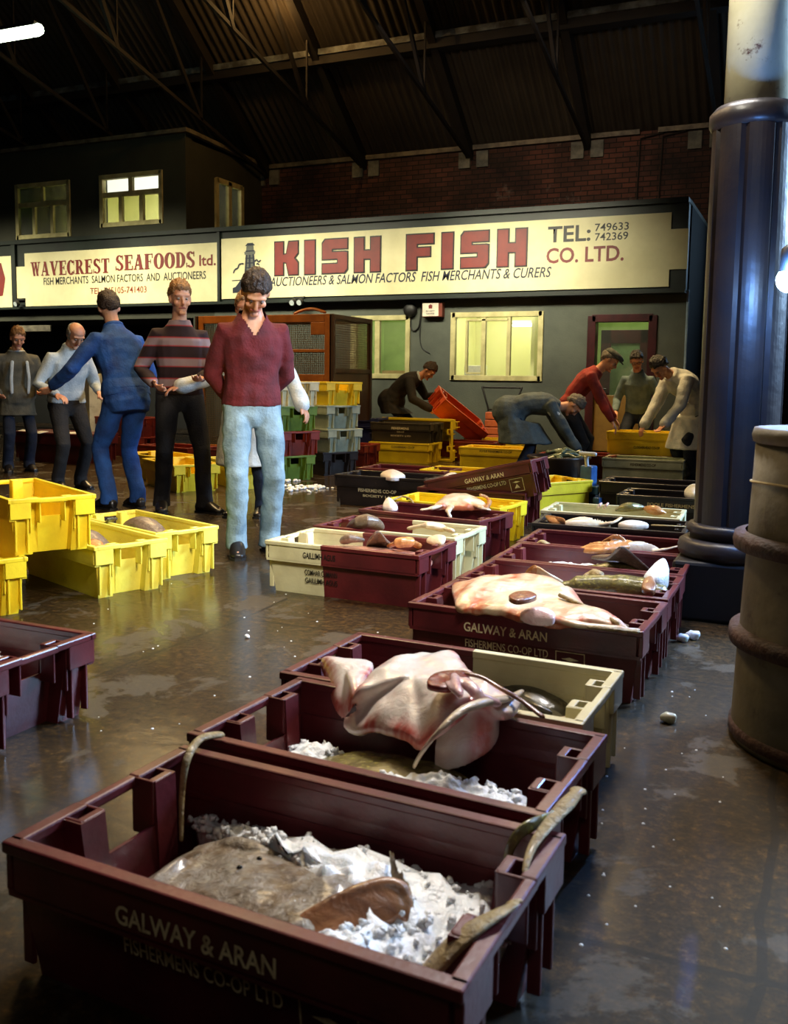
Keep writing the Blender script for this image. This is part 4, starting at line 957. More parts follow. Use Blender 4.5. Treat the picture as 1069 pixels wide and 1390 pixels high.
def fish_obj(name, label, mb, m, vox=.005, relax=2, outlines=None, cat='fish', group=None, w=.05):
    c = V((sum(p.x for p in mb.v)/len(mb.v), sum(p.y for p in mb.v)/len(mb.v), min(p.z for p in mb.v)))
    mb.v = [p-c for p in mb.v]
    me = finish(mb.mesh(name), True, remesh=vox, relax=relax)
    if outlines: edge_attr(me, [[V(p)-c for p in o] for o in outlines], w)
    o = link(name, me, m); o.location = c; return tag(o, label, cat, group)
def child(o, name, mb, m, **k):
    mb.v = [p-o.location for p in mb.v]; return mb.build(name, m, o, True, **k)
PX = lambda l: [onz(*p) for p in l]             # (px, py, height) -> point in the hall

# --- nearest crate
ice('crushed white ice around the ray in the nearest crate', [(-1.15, 1.54), (-.9, 1.55), (-.45, 1.53), (-.435, 1.3), (-.44, 1.155), (-.72, 1.165), (-.76, 1.3), (-.92, 1.44)], .112, .085, .015, 1, .032, 500, (.003, .0085))
o1 = [V(p) for p in [(-1.1, 1.22, .07), (-1.11, 1.33, .085), (-1.08, 1.43, .10), (-1.0, 1.475, .125), (-.9, 1.46, .135), (-.78, 1.43, .145), (-.68, 1.38, .165), (-.63, 1.31, .175), (-.66, 1.24, .175), (-.7, 1.19, .16), (-.8, 1.17, .12), (-.95, 1.17, .09), (-1.05, 1.18, .075)]]
mb = pillow(MB(), o1, .055, .014, (-.9, 1.3, .105), prof=1.5, wave=.016, seed=2)
mb.tube(smoothpts([(-1.06, 1.44, .12), (-.98, 1.435, .155), (-.9, 1.42, .165), (-.8, 1.41, .155)], 4), [.012]*4+[.018]*5+[.012]*4, 8, .7)
pillow(mb, [V(p) for p in [(-1.06, 1.2, .1), (-1.05, 1.28, .135), (-1.03, 1.36, .15), (-1.0, 1.3, .13), (-1.02, 1.2, .12)]], .012, .01)
ray1 = fish_obj('ray_fish', 'speckled brown ray lying on ice in the nearest crate', mb, m_ray, .0045, 2)
mb = MB(); mb.ball(onz(325, 1178, .170), .006, .005, .005); child(ray1, 'eye', mb, m_eye)
mb = MB(); mb.ball(onz(352, 1166, .172), .006, .005, .005); child(ray1, 'eye', mb, m_eye)
# rolled wing tip, a rust coloured curl of the same ray
mb = MB(); cur = []
for i in range(9):
    t = i/8
    cur.append([V((-.72+.13*t+.02*math.sin(a*1.), 1.14+.17*t, .135)) for a in (0,)])
c1 = [V(p) for p in [(-.76, 1.165, .14), (-.72, 1.22, .175), (-.65, 1.29, .2), (-.585, 1.345, .205), (-.565, 1.32, .185), (-.6, 1.26, .165), (-.65, 1.19, .145), (-.7, 1.16, .125)]]
pillow(mb, c1, .018, .012)
mb.tube(smoothpts([(-.745, 1.175, .15), (-.68, 1.26, .195), (-.61, 1.335, .212), (-.57, 1.345, .2), (-.56, 1.32, .175)], 4), [.012]*6+[.014]*6+[.009]*5, 8)
child(ray1, 'rolled_wing', mb, m_rayo, remesh=.0045, relax=2)
mb = MB(); pillow(mb, [V(p) for p in [(-.64, 1.43, .235), (-.62, 1.405, .225), (-.575, 1.37, .2), (-.55, 1.34, .17), (-.575, 1.36, .17), (-.62, 1.395, .19)]], .006, .008); child(ray1, 'fin_tip', mb, m_tan, remesh=.004, relax=2)
ice('white ice packed under the rolled rust brown wing', [(-.73, 1.165), (-.66, 1.22), (-.6, 1.285), (-.55, 1.27), (-.56, 1.18), (-.64, 1.155)], .165, .035, .12, 14, .03, 60, (.003, .008))
# tan tails over the crate ends
def ribbon(label, pts, r, flat=.4, m=m_tan, name='fish_tail', up=(0, 0, 1), cat='fish tail', group=None, vox=0):
    q = smoothpts(pts, 5); n = len(q); rr = [r[0]+(r[1]-r[0])*i/(n-1) if len(r) == 2 else r[min(int(i/(n-1)*(len(r)-1)), len(r)-2)]*(1-((i/(n-1)*(len(r)-1)) % 1))+r[min(int(i/(n-1)*(len(r)-1))+1, len(r)-1)]*((i/(n-1)*(len(r)-1)) % 1) for i in range(n)]
    return tag(MB().tube(q, rr, 10, flat, up).build(name, m, None, True), label, cat, group)
ribbon('thin tan tail arching over the back corner of the nearest crate', PX([(246, 1140, .12), (247, 1075, .2), (254, 1030, .262), (272, 1003, .277), (300, 997, .268)]), (.004, .0085, .010), .6)
ribbon('pale tan tail lying out over the front right corner of the nearest crate', PX([(560, 1345, .17), (600, 1300, .22), (640, 1262, .255), (690, 1232, .266), (698, 1225, .262)]), (.024, .03, .026, .014, .004), .28)
ribbon('twisted tan tail over the right ends of the two nearest crates', PX([(712, 1182, .255), (722, 1150, .268), (745, 1118, .272), (768, 1092, .275), (784, 1074, .272)]), (.005, .008, .013, .017, .012), .4)
ribbon('curled olive tail looped beside the twisted tan tail', PX([(688, 1175, .2), (692, 1152, .24), (706, 1130, .266), (728, 1117, .272), (750, 1108, .27)]), (.006, .010, .012, .009), .35, m_olive)
# --- second crate
ice('white ice at the left end of the second crate', [(-1.14, 1.8), (-1.16, 1.95), (-1.1, 2.02), (-1.0, 2.0), (-.98, 1.9), (-1.05, 1.78)], .09, .07, .015, 7, .025, 60)
ice('white ice along the front of the second crate', [tuple(onz(px, py, .19)[:2]) for px, py in ((478, 1050), (540, 1046), (620, 1056), (690, 1066), (722, 1084), (712, 1106), (640, 1108), (560, 1092), (490, 1072))], .165, .045, .02, 9, .03, 90)
o2 = [V(p) for p in [(-1.06, 1.72, .11), (-1.07, 1.84, .12), (-.98, 1.95, .13), (-.8, 1.98, .13), (-.62, 1.93, .12), (-.5, 1.84, .11), (-.56, 1.76, .115), (-.75, 1.72, .12), (-.92, 1.68, .11)]]
mb = pillow(MB(), o2, .05, .014, wave=.015, seed=5); mb.tube(smoothpts([(-.86, 1.75, .15), (-.7, 1.76, .17), (-.55, 1.78, .16)], 4), .016, 8, .6)
fish_obj('ray_fish', 'dark mottled ray half covered by ice in the second crate', mb, m_olive, .005, 2)
# --- the big pale ray draped across the second and third crates
zz = .275
oA = PX([(466, 985, .2), (480, 945, .27), (515, 908, .30), (565, 889, .31), (612, 896, .30), (640, 918, .30), (665, 938, .30), (706, 955, .285), (690, 975, .29), (655, 962, .31), (628, 972, .31), (596, 990, .28), (570, 1010, .235), (545, 1003, .23), (505, 990, .22)])
oB = PX([(436, 897, .26), (470, 899, .275), (506, 904, .28), (496, 930, .27), (480, 955, .25), (466, 973, .2), (452, 955, .22), (443, 925, .24)])
oC = PX([(588, 1026, .19), (594, 1000, .235), (618, 978, .27), (652, 970, .27), (677, 980, .26), (668, 1003, .235), (640, 1022, .205), (608, 1032, .19)])
mb = pillow(MB(), oA, .05, .018, onz(560, 950, .26), prof=1.35, wave=.024, seed=3, k=6, rings=14); pillow(mb, oB, .03, .016, prof=1.5); pillow(mb, oC, .045, .05, prof=1.4)

ray2 = fish_obj('ray_fish', 'big pale ray draped belly up over the second and third crates', mb, m_belly, .0045, 3, [oA, oB], w=.03)
mb = MB(); mb.tube(smoothpts(PX([(708, 938, .3), (690, 948, .315), (655, 954, .345), (625, 966, .345), (595, 993, .32), (572, 1022, .26), (562, 1040, .2)]), 5), [.006+.008*math.sin(PI*min(1, i/20)) for i in range(31)], 10, .7)
child(ray2, 'tail', mb, fishmat('cream_tail_skin', [srgb(196, 176, 150), srgb(222, 206, 180), srgb(170, 140, 110)], 12, .3))
mb = MB(); pillow(mb, PX([(580, 932, .365), (588, 918, .368), (612, 913, .362), (636, 915, .35), (632, 927, .352), (610, 937, .362)]), .006, .012); child(ray2, 'gut_cavity', mb, m_gut)
mb = MB()
for pts, r_ in ((((616, 916, .378), (619, 930, .376), (624, 944, .366)), .011), (((628, 924, .37), (640, 934, .366), (650, 946, .354)), .016), (((646, 944, .352), (662, 950, .344), (676, 955, .33)), .013), (((606, 926, .372), (614, 936, .37), (622, 942, .366)), .007)):
    mb.tube(smoothpts(PX(pts), 4), [r_*.7]+[r_]*7+[r_*.7], 10, .8)
child(ray2, 'organs', mb, m_organ, remesh=.004, relax=2)
mb = MB(); mb.tube(smoothpts(PX([(634, 915, .36), (655, 920, .355), (680, 935, .34), (706, 950, .32), (735, 972, .3)]), 4), [.008]*17, 8, .6); child(ray2, 'brown_flap', mb, m_rayo)
# third crate: dark flatfish
od = PX([(672, 925, .13), (715, 933, .13), (770, 958, .12), (772, 974, .12), (740, 972, .13), (700, 962, .13), (668, 945, .13)])
mb = pillow(MB(), od, .04, .02); mb.tube(smoothpts(PX([(700, 945, .16), (725, 958, .18), (745, 968, .17)]), 4), .01, 8); fish_obj('flatfish', 'dark slippery flatfish at the cream end of the third crate', mb, m_dkfish, .005)
ribbon('small cream fish tail beside the dark flatfish', PX([(752, 978, .19), (770, 976, .2), (790, 972, .2)]), (.012, .016, .01), .5)
# filler fish under the pale ray
o3 = [V(p) for p in [(-1.2, 2.2, .1), (-1.18, 2.5, .1), (-.9, 2.53, .12), (-.6, 2.52, .11), (-.55, 2.22, .11), (-.9, 2.18, .12)]]
fish_obj('ray_fish', 'dark ray underneath the draped pale ray in the third crate', pillow(MB(), o3, .07, .02), m_dkfish, .007)
# --- fourth crate
oD = PX([(618, 826, .255), (626, 805, .285), (648, 792, .29), (690, 786, .3), (735, 788, .31), (765, 797, .3), (785, 815, .29), (805, 832, .27), (835, 846, .265), (852, 853, .262), (800, 850, .262), (745, 848, .262), (690, 836, .264), (650, 829, .262)])
oD2 = PX([(613, 797, .27), (632, 792, .285), (665, 783, .3), (700, 790, .3), (660, 808, .29), (640, 826, .265), (622, 828, .25)])
mb = pillow(MB(), oD, .05, .02, onz(715, 822, .25), prof=1.5, wave=.016, seed=8); pillow(mb, oD2, .02, .016, prof=1.5)
mb.tube(smoothpts(PX([(750, 838, .285), (785, 848, .275), (840, 853, .268), (866, 855, .262)]), 4), [.02]*5+[.016]*4+[.009]*4, 8, .6)
ray3 = fish_obj('ray_fish', 'pale gutted skate with a dark hole, on the white lettered crate', mb, m_bellyw, .005, 2, [oD, oD2], w=.045)
mb = MB(); pillow(mb, PX([(690, 812, .355), (700, 806, .358), (718, 805, .358), (728, 811, .353), (716, 816, .352), (700, 818, .352)]), .006, .014); child(ray3, 'gut_cavity', mb, fishmat('brown_gut', [srgb(112, 66, 48), srgb(150, 92, 66), srgb(90, 48, 38)], 16, .25))
mb = MB(); mb.tube(smoothpts(PX([(760, 808, .32), (790, 822, .30), (815, 834, .285), (838, 846, .28)]), 4), .008, 8); child(ray3, 'tail', mb, m_tan)
ribbon('pale tail hanging over the front rim of the white lettered crate', PX([(800, 851, .272), (830, 854, .274), (862, 857, .27)]), (.012, .014, .008), .5)
mb = MB(); pillow(mb, PX([(705, 836, .285), (730, 830, .3), (752, 836, .295), (748, 846, .28), (720, 845, .275)]), .02, .02); fish_obj('fish_liver', 'glistening bluish white organ beside the gutted skate', mb, m_organ, .004, 2, cat='fish')
fish_obj('ray_fish', 'dark fish under the gutted skate in the white lettered crate', pillow(MB(), [V(p) for p in [(-1.2, 3.07, .16), (-1.2, 3.4, .16), (-.9, 3.42, .17), (-.52, 3.38, .14), (-.52, 3.1, .14), (-.9, 3.06, .16)]], .06, .02), m_grey, .007)
# --- fifth crate
ice('white ice along the fifth crate beside the raised fin', [(-1.2, 3.56), (-1.2, 3.88), (-.9, 3.88), (-.66, 3.84), (-.7, 3.6), (-.95, 3.55)], .15, .05, .015, 21, .025, 80)
mb = MB(); mb.tube(smoothpts([(-.98, 3.66, .2), (-.86, 3.68, .225), (-.72, 3.7, .24), (-.6, 3.7, .24), (-.52, 3.68, .235)], 5), [.028]*6+[.05]*6+[.058]*6+[.05]*3, 14, .8)
gf = fish_obj('round_fish', 'glistening olive green fish in the fifth crate', mb, m_olive, .005)
mb = MB(); mb.tube(smoothpts(PX([(786, 790, .24), (800, 778, .27), (812, 780, .275), (818, 788, .255)]), 4), [.012]*5+[.02]*5+[.012]*3, 8, .6); child(gf, 'curled_fin', mb, m_tan)
mb = MB(); pillow(mb, PX([(871, 800, .27), (874, 789, .285), (884, 786, .29), (890, 798, .275), (884, 806, .262)]), .01, .02); child(gf, 'head', mb, m_rayo)
mb = MB(); pillow(mb, PX([(872, 790, .26), (884, 778, .29), (900, 768, .315), (907, 776, .3), (905, 792, .265), (888, 797, .258)]), .035, .04, wave=.012); tag(mb.build('ice_lump', m_ice, None, True), 'large white lump of ice at the right end of the fifth crate', 'ice')
mb = MB(); pillow(mb, PX([(708, 790, .2), (716, 776, .27), (726, 769, .3), (745, 780, .28), (768, 794, .22), (742, 796, .2)]), .01, .012); fn = fish_obj('ray_fish', 'white edged fin standing up at the left of the fifth crate', mb, m_bellyw, .0045)
mb = MB(); pillow(mb, PX([(706, 792, .2), (714, 777, .275), (725, 769, .305), (728, 774, .302), (722, 786, .25)]), .008, .014); child(fn, 'brown_edge', mb, m_orange)
# --- sixth crate
ice('white ice strip in the sixth crate', [(-1.18, 4.05), (-1.18, 4.35), (-.95, 4.36), (-.72, 4.3), (-.8, 4.05)], .16, .04, .015, 31, .025, 50)
mb = MB(); mb.tube(smoothpts([(-.95, 4.15, .19), (-.8, 4.16, .215), (-.65, 4.17, .21), (-.55, 4.16, .19)], 4), [.03]*4+[.045]*5+[.03]*4, 12, .7); f6 = fish_obj('round_fish', 'olive backed fish under the dark fin in the sixth crate', mb, m_olive, .006)
mb = MB(); pillow(mb, PX([(802, 757, .22), (822, 758, .26), (838, 745, .34), (848, 745, .34), (866, 760, .28), (884, 778, .22), (850, 766, .23)]), .014, .014); fish_obj('ray_fish', 'brown grey wing standing up in the sixth crate', mb, m_grey, .005)
# --- seventh crate
mb = MB(); pillow(mb, PX([(784, 747, .24), (800, 740, .27), (826, 741, .28), (852, 735, .29), (862, 742, .27), (830, 748, .26), (810, 750, .25)]), .02, .016); pillow(mb, PX([(810, 742, .26), (830, 728, .32), (842, 728, .32), (848, 738, .28)]), .008, .012); fish_obj('ray_fish', 'brown winged ray in the rearmost maroon crate', mb, m_orange, .005)
mb = MB(); pillow(mb, PX([(836, 748, .25), (852, 741, .27), (876, 741, .275), (896, 749, .25), (870, 752, .24)]), .025, .02); mb.tube(smoothpts(PX([(888, 748, .255), (906, 745, .268), (925, 740, .275)]), 4), [.014]*4+[.01]*5, 8, .6); fish_obj('ray_fish', 'pale ray with its tail over the end of the rearmost maroon crate', mb, m_bellyw, .005)
ribbon('curl of pale skin at the left of the rearmost maroon crate', PX([(725, 742, .235), (733, 735, .262), (742, 738, .255), (752, 743, .235)]), (.01, .014, .01), .5)
# --- black crate
mb = MB(); pillow(mb, PX([(764, 712, .25), (785, 705, .275), (808, 708, .27), (830, 713, .25), (800, 716, .24)]), .02, .02); mb.tube(smoothpts(PX([(815, 712, .255), (832, 709, .27), (842, 703, .285)]), 4), [.016]*4+[.012]*5, 8, .7); bf = fish_obj('round_fish', 'pale fish with a brown head in the right black crate', mb, m_bellyw, .005)
mb = MB(); pillow(mb, PX([(740, 702, .265), (752, 704, .275), (766, 707, .275), (764, 712, .25), (748, 710, .25)]), .014, .016); child(bf, 'head', mb, m_orange)
mb = MB(); pillow(mb, PX([(838, 714, .25), (848, 710, .265), (870, 711, .26), (880, 715, .25), (858, 718, .24)]), .018, .02); fish_obj('round_fish', 'rounded white fish at the right of the black crate', mb, m_belly, .005)
ribbon('thin tail sticking out over the right end of the black crate', PX([(885, 713, .262), (905, 714, .266), (928, 715, .264)]), (.008, .01, .006), .6)
for i, (a, b_, c_, lab) in enumerate((((838, 692, .24), (855, 688, .26), (880, 691, .24), 'brown fish in the cream crate of the right row'), ((876, 690, .25), (890, 693, .25), (902, 696, .24), 'ginger fish at the right end of the cream crate, right row'))):
    mb = MB(); mb.tube(smoothpts(PX([a, b_, c_]), 4), [.02, .03, .04, .045, .045, .04, .03, .02, .012], 10, .7); fish_obj('round_fish', lab, mb, (m_olive, m_orange)[i], .006)
for i, px in enumerate((813, 822)): ribbon(('left', 'right')[i]+' of two small pink fin stubs over the cream crate', PX([(px-2, 690, .24), (px, 686, .27), (px+2, 684, .275)]), (.012, .012, .008), .7, m_organ)
mb = MB(); pillow(mb, PX([(928, 670, .25), (938, 661, .3), (958, 664, .3), (962, 674, .25), (940, 676, .24)]), .03, .03); tag(mb.build('ice_lump', m_ice, None, True), 'white ice heap in the lettered black crate beside the plinth', 'ice')
# --- cream and maroon crate
ow = [V(p) for p in [(-2.34, 3.93, .17), (-2.3, 4.2, .17), (-2.0, 4.24, .18), (-1.68, 4.22, .17), (-1.66, 3.95, .17), (-2.0, 3.9, .18)]]
fish_obj('flatfish', 'pink flatfish bedded in the lettered cream and maroon crate', pillow(MB(), ow, .03, .02), fishmat('pink_grey_fish', [srgb(190, 120, 100), srgb(214, 160, 136), srgb(130, 100, 88)], 8, .25), .006)
mb = MB(); mb.tube(smoothpts(PX([(528, 741, .22), (540, 737, .25), (556, 736, .25), (568, 741, .22)]), 4), [.016]*4+[.034]*5+[.02]*4, 10, .8); fish_obj('round_fish', 'orange curved fish at the maroon end of the lettered crate', mb, m_orange, .005)
mb = MB(); mb.tube(smoothpts(PX([(466, 735, .23), (475, 731, .255), (490, 733, .24)]), 4), [.02, .03, .034, .034, .034, .03, .026, .02, .02], 10, .7); fish_obj('round_fish', 'grey fish humped at the middle of the lettered crate', mb, m_grey, .005)
mb = MB(); pillow(mb, PX([(498, 742, .2), (505, 727, .28), (514, 722, .3), (524, 733, .26), (530, 742, .2)]), .01, .014); fish_obj('ray_fish', 'dark triangular fin standing in the lettered crate', mb, m_grey, .005)
mb = MB(); mb.tube(smoothpts(PX([(476, 716, .24), (498, 707, .3), (515, 716, .24)]), 4), [.03, .04, .05, .055, .055, .05, .045, .04, .03], 10, .7); fish_obj('round_fish', 'dark grey fish humped in the maroon and cream crate', mb, m_grey, .006)
mb = MB(); mb.tube(smoothpts(PX([(556, 717, .24), (580, 713, .27), (600, 717, .25), (612, 720, .25)]), 4), [.02]*4+[.04]*5+[.024]*4, 10, .6); fish_obj('round_fish', 'cream fish at the cream end of the maroon and cream crate', mb, m_bellyw, .006)
mb = MB(); pillow(mb, PX([(578, 735, .25), (590, 728, .275), (605, 730, .275), (598, 740, .25)]), .012, .014); fish_obj('round_fish', 'pale fish head lying on the right end of the lettered crate', mb, m_bellyw, .005)
# --- pale spread fish
oM = PX([(588, 690, .26), (598, 680, .29), (612, 675, .3), (634, 674, .3), (650, 680, .29), (662, 690, .26), (640, 692, .26), (622, 691, .262), (605, 690, .262)])
mb = pillow(MB(), oM, .04, .02, wave=.01)
for pts in (((612, 688, .285), (608, 694, .272), (611, 702, .24)), ((640, 684, .29), (655, 690, .275), (664, 692, .265)), ((598, 686, .28), (585, 690, .27), (572, 692, .262))): mb.tube(smoothpts(PX(pts), 4), [.02]*5+[.012]*4, 8, .7)
pf = fish_obj('ray_fish', 'pale spread fish over the rim of a middle maroon crate', mb, m_bellyw, .005, 2, [oM])
mb = MB(); mb.tube(smoothpts(PX([(660, 690, .27), (664, 682, .29), (660, 675, .315), (652, 672, .335)]), 4), [.016]*6+[.01]*7, 8); child(pf, 'upright_tail', mb, m_orange)
mb = MB(); pillow(mb, PX([(519, 690, .25), (523, 680, .29), (529, 678, .3), (540, 690, .255), (530, 692, .25)]), .02, .02); fish_obj('fish_fin', 'small white pointed fin at the left end of the pale fish crate', mb, m_belly, .005)
ribbon('thin looped strand over the back of the pale fish crate', PX([(533, 679, .262), (545, 674, .275), (556, 677, .27), (560, 682, .26)]), (.006, .007, .006), 1.)
mb = MB(); pillow(mb, PX([(516, 646, .25), (528, 641, .275), (540, 643, .272), (550, 649, .25), (530, 651, .245)]), .03, .03); fish_obj('round_fish', 'pale fish mounded in the lone black crate', mb, m_belly, .006)
mb = MB(); mb.tube(smoothpts(PX([(602, 652, .27), (612, 646, .3), (622, 648, .29)]), 4), [.02, .03, .03, .03, .03, .03, .03, .02, .02], 10); fish_obj('round_fish', 'small pale fish at the low end of the tilted crate', mb, m_bellyw, .006)
# --- left yellow crates
def hump(label, px, py, z, dx, r, m):
    mb = MB(); p = onz(px, py, z); mb.tube(smoothpts([p+V((-dx, .06, -.04)), p, p+V((dx*.7, -.03, -.02)), p+V((dx*1.3, -.05, -.06))], 4), [r*.5, r*.7, r*.9, r, r, r, r, r*.95, r*.9, r*.8, r*.7, r*.5, r*.4], 12, .8); return fish_obj('round_fish', label, mb, m, .007)
hump('brown humped fish in the yellow crate nearest the man in jeans', 192, 716, .2, .16, .08, m_grey)
hump('grey fish in the yellow crate beneath the stacked one', 112, 736, .2, .16, .09, m_grey)
mb = MB(); pillow(mb, PX([(140, 716, .22), (146, 705, .28), (160, 704, .27), (150, 710, .25)]), .01, .012); fish_obj('fish_fin', 'dark fin curling up in the yellow crate nearest the man in jeans', mb, m_dkfish, .006)
mb = MB(); pillow(mb, PX([(110, 742, .24), (125, 733, .26), (140, 738, .25), (136, 745, .24)]), .01, .012); fish_obj('round_fish', 'warm tan fish belly in the yellow crate beneath the stacked one', mb, m_orange, .006)
ice('white ice heaped in the maroon crate at the left edge', [(-2.7, 1.85), (-2.7, 2.12), (-2.4, 2.14), (-2.24, 2.06), (-2.26, 1.88)], .16, .055, .02, 41, .025, 60)
# loose ice on the floor
m_pearl = mat('pearly_lump', srgb(196, 190, 164), .3, sss=.3)
for px, py, s, lab in ((907, 981, .026, 'pale round lump on the wet floor left of the barrel'), (940, 868, .03, 'white ice lump on the floor by the plinth corner'), (926, 871, .026, 'smaller ice lump left of the one by the plinth'), (335, 866, .012, 'tiny ice chip alone on the open floor')):
    p = onz(px, py, 0); mb = MB().ball((0, 0, s*.6), s, s*.8, s*.7, 12, 8)
    o = mb.build('ice_lump', m_pearl if py == 981 else m_ice, None, True, disp=lambda c_: .25*s*noise.noise(c_*45)); o.location = p; tag(o, lab, 'ice')
for i, (px, py, w_, lab) in enumerate(((385, 663, .35, 'scattered ice on the floor below the green crate'), (378, 652, .25, 'ice spill against the foot of the green crate'), (424, 662, .15, 'small ice spill right of the green crate'), (505, 738, .0, ''), (800, 668, .25, 'pale slush on the floor behind the blue pallet truck'))):
    if not w_: continue
    p = onz(px, py, 0); rng = random.Random(i); mb = MB()
    for k in range(40): s = rng.uniform(.008, .03); mb.ball(p+V((rng.gauss(0, w_*.45), rng.gauss(0, w_*.3), s*.4)), s, s*.9, s*.6, 6, 5)
    tag(mb.build('crushed_ice', m_ice, None, True), lab, 'ice', None, 'stuff')
rng = random.Random(11); mb = MB()
for k in range(38):
    px, py = rng.uniform(780, 985), rng.uniform(900, 1290); p = onz(px, py, 0); s = rng.uniform(.002, .0045); mb.ball(p, s, s, s*.7, 6, 5)
for k in range(46):
    px, py = rng.uniform(120, 560), rng.uniform(790, 1000); p = onz(px, py, 0); s = rng.uniform(.002, .006); mb.ball(p, s, s, s*.6, 6, 5)
tag(mb.build('ice_crumbs', m_ice, None, True), 'tiny melting ice crumbs strewn over the wet floor', 'ice', None, 'stuff')
# ------------------------------------------------------------------ people
m_skin = mat('skin', srgb(214, 158, 122), .5, srgb(196, 132, 100), 8, sss=.15)
m_lip = mat('lip', srgb(176, 96, 84), .45)
m_eyew = mat('eye_white', srgb(150, 138, 126), .3); m_iris = mat('dark_iris', srgb(30, 22, 16), .15)
m_hairb = mat('brown_hair', srgb(64, 44, 28), .5, srgb(34, 23, 15), 60, bump=.8, bscale=90)
m_hairf = mat('fair_hair', srgb(156, 108, 56), .5, srgb(110, 72, 36), 60, bump=.8, bscale=90)
m_hairg = mat('grey_hair', srgb(120, 110, 96), .5, srgb(84, 76, 66), 60, bump=.8, bscale=90)
m_hairk = mat('black_hair', srgb(34, 28, 24), .4, srgb(20, 16, 14), 60, bump=.8, bscale=90)
m_shoe = mat('black_leather', srgb(24, 22, 22), .3, srgb(38, 32, 28), 6)
def cloth(name, a, b, rough=.85, scale=7, **k): return mat(name, srgb(*a), rough, srgb(*b), scale, .38, .66, bump=.25, bscale=70, **k)
m_wool = cloth('maroon_wool', (98, 20, 26), (70, 12, 18))
m_jean = cloth('faded_denim', (138, 160, 168), (84, 106, 118), scale=5)
m_blkt = cloth('dark_trousers', (30, 26, 24), (18, 16, 16))
m_blue = cloth('blue_boiler_suit', (26, 74, 140), (16, 48, 100))
m_wcoat = cloth('white_coat', (222, 222, 214), (176, 184, 184))
m_shirt = cloth('pale_blue_shirt', (196, 202, 200), (156, 168, 172))
m_navyt = cloth('navy_trousers', (26, 36, 56), (16, 22, 36))
m_gcoat = cloth('slate_coat', (84, 96, 98), (52, 62, 66))
m_redj = cloth('brick_red_jumper', (150, 42, 34), (104, 26, 24))
m_greys = cloth('grey_blue_shirt', (112, 132, 136), (76, 96, 104))
m_dkj = cloth('dark_jacket', (42, 34, 26), (26, 22, 18))
m_jack = cloth('olive_grey_jacket', (96, 92, 76), (66, 64, 54))
m_capm = cloth('grey_tweed_cap', (88, 92, 84), (58, 62, 58), scale=30)
def striped():
    m, nt, b = nodes('striped_knit'); co = objco(nt); L = nt.links.new
    s = nt.nodes.new('ShaderNodeSeparateXYZ'); L(co, s.inputs[0])
    mu = nt.nodes.new('ShaderNodeMath'); mu.operation = 'MULTIPLY_ADD'; mu.inputs[1].default_value = 1/.155; mu.inputs[2].default_value = .24; L(s.outputs['Z'], mu.inputs[0])
    fr = nt.nodes.new('ShaderNodeMath'); fr.operation = 'FRACT'; L(mu.outputs[0], fr.inputs[0])
    r = ramp(nt, fr.outputs[0], [(0, srgb(36, 16, 18)), (.46, srgb(36, 16, 18)), (.5, srgb(150, 36, 36)), (.56, srgb(138, 116, 116)), (.86, srgb(138, 116, 116)), (.92, srgb(150, 36, 36)), (.97, srgb(36, 16, 18))])
    L(r.outputs['Color'], b.inputs['Base Color']); b.inputs['Roughness'].default_value = .9; return m
m_stripe = striped()
def ik(a, b, l1, l2, pole):
    d = b-a; L = min(d.length, (l1+l2)*.999); u = d.normalized(); b = a+u*L
    k = (l1*l1-l2*l2+L*L)/(2*L); h = math.sqrt(max(l1*l1-k*k, 0))
    p = pole-u*pole.dot(u); p = p.normalized() if p.length > 1e-5 else V((0, 1, 0))
    return a+u*k+p*h, b
def ell(c, r, f, hw, fr, bk, n=16, p=2.3):
    out = []
    for k in range(n):
        a = 2*PI*k/n; ca, sa = math.cos(a), math.sin(a)
        x = math.copysign(abs(ca)**(2/p), ca)*hw; y = math.copysign(abs(sa)**(2/p), sa)*(fr if sa > 0 else bk)
        out.append(c+r*x+f*y)
    return out
HEADR = [(-.118, .022, .078, -.03), (-.108, .036, .085, -.01), (-.085, .050, .086, .02), (-.05, .061, .087, .055), (-.01, .069, .088, .082), (.03, .075, .090, .096), (.065, .073, .084, .098), (.092, .058, .062, .080), (.110, .036, .036, .052), (.119, .014, .014, .024)]
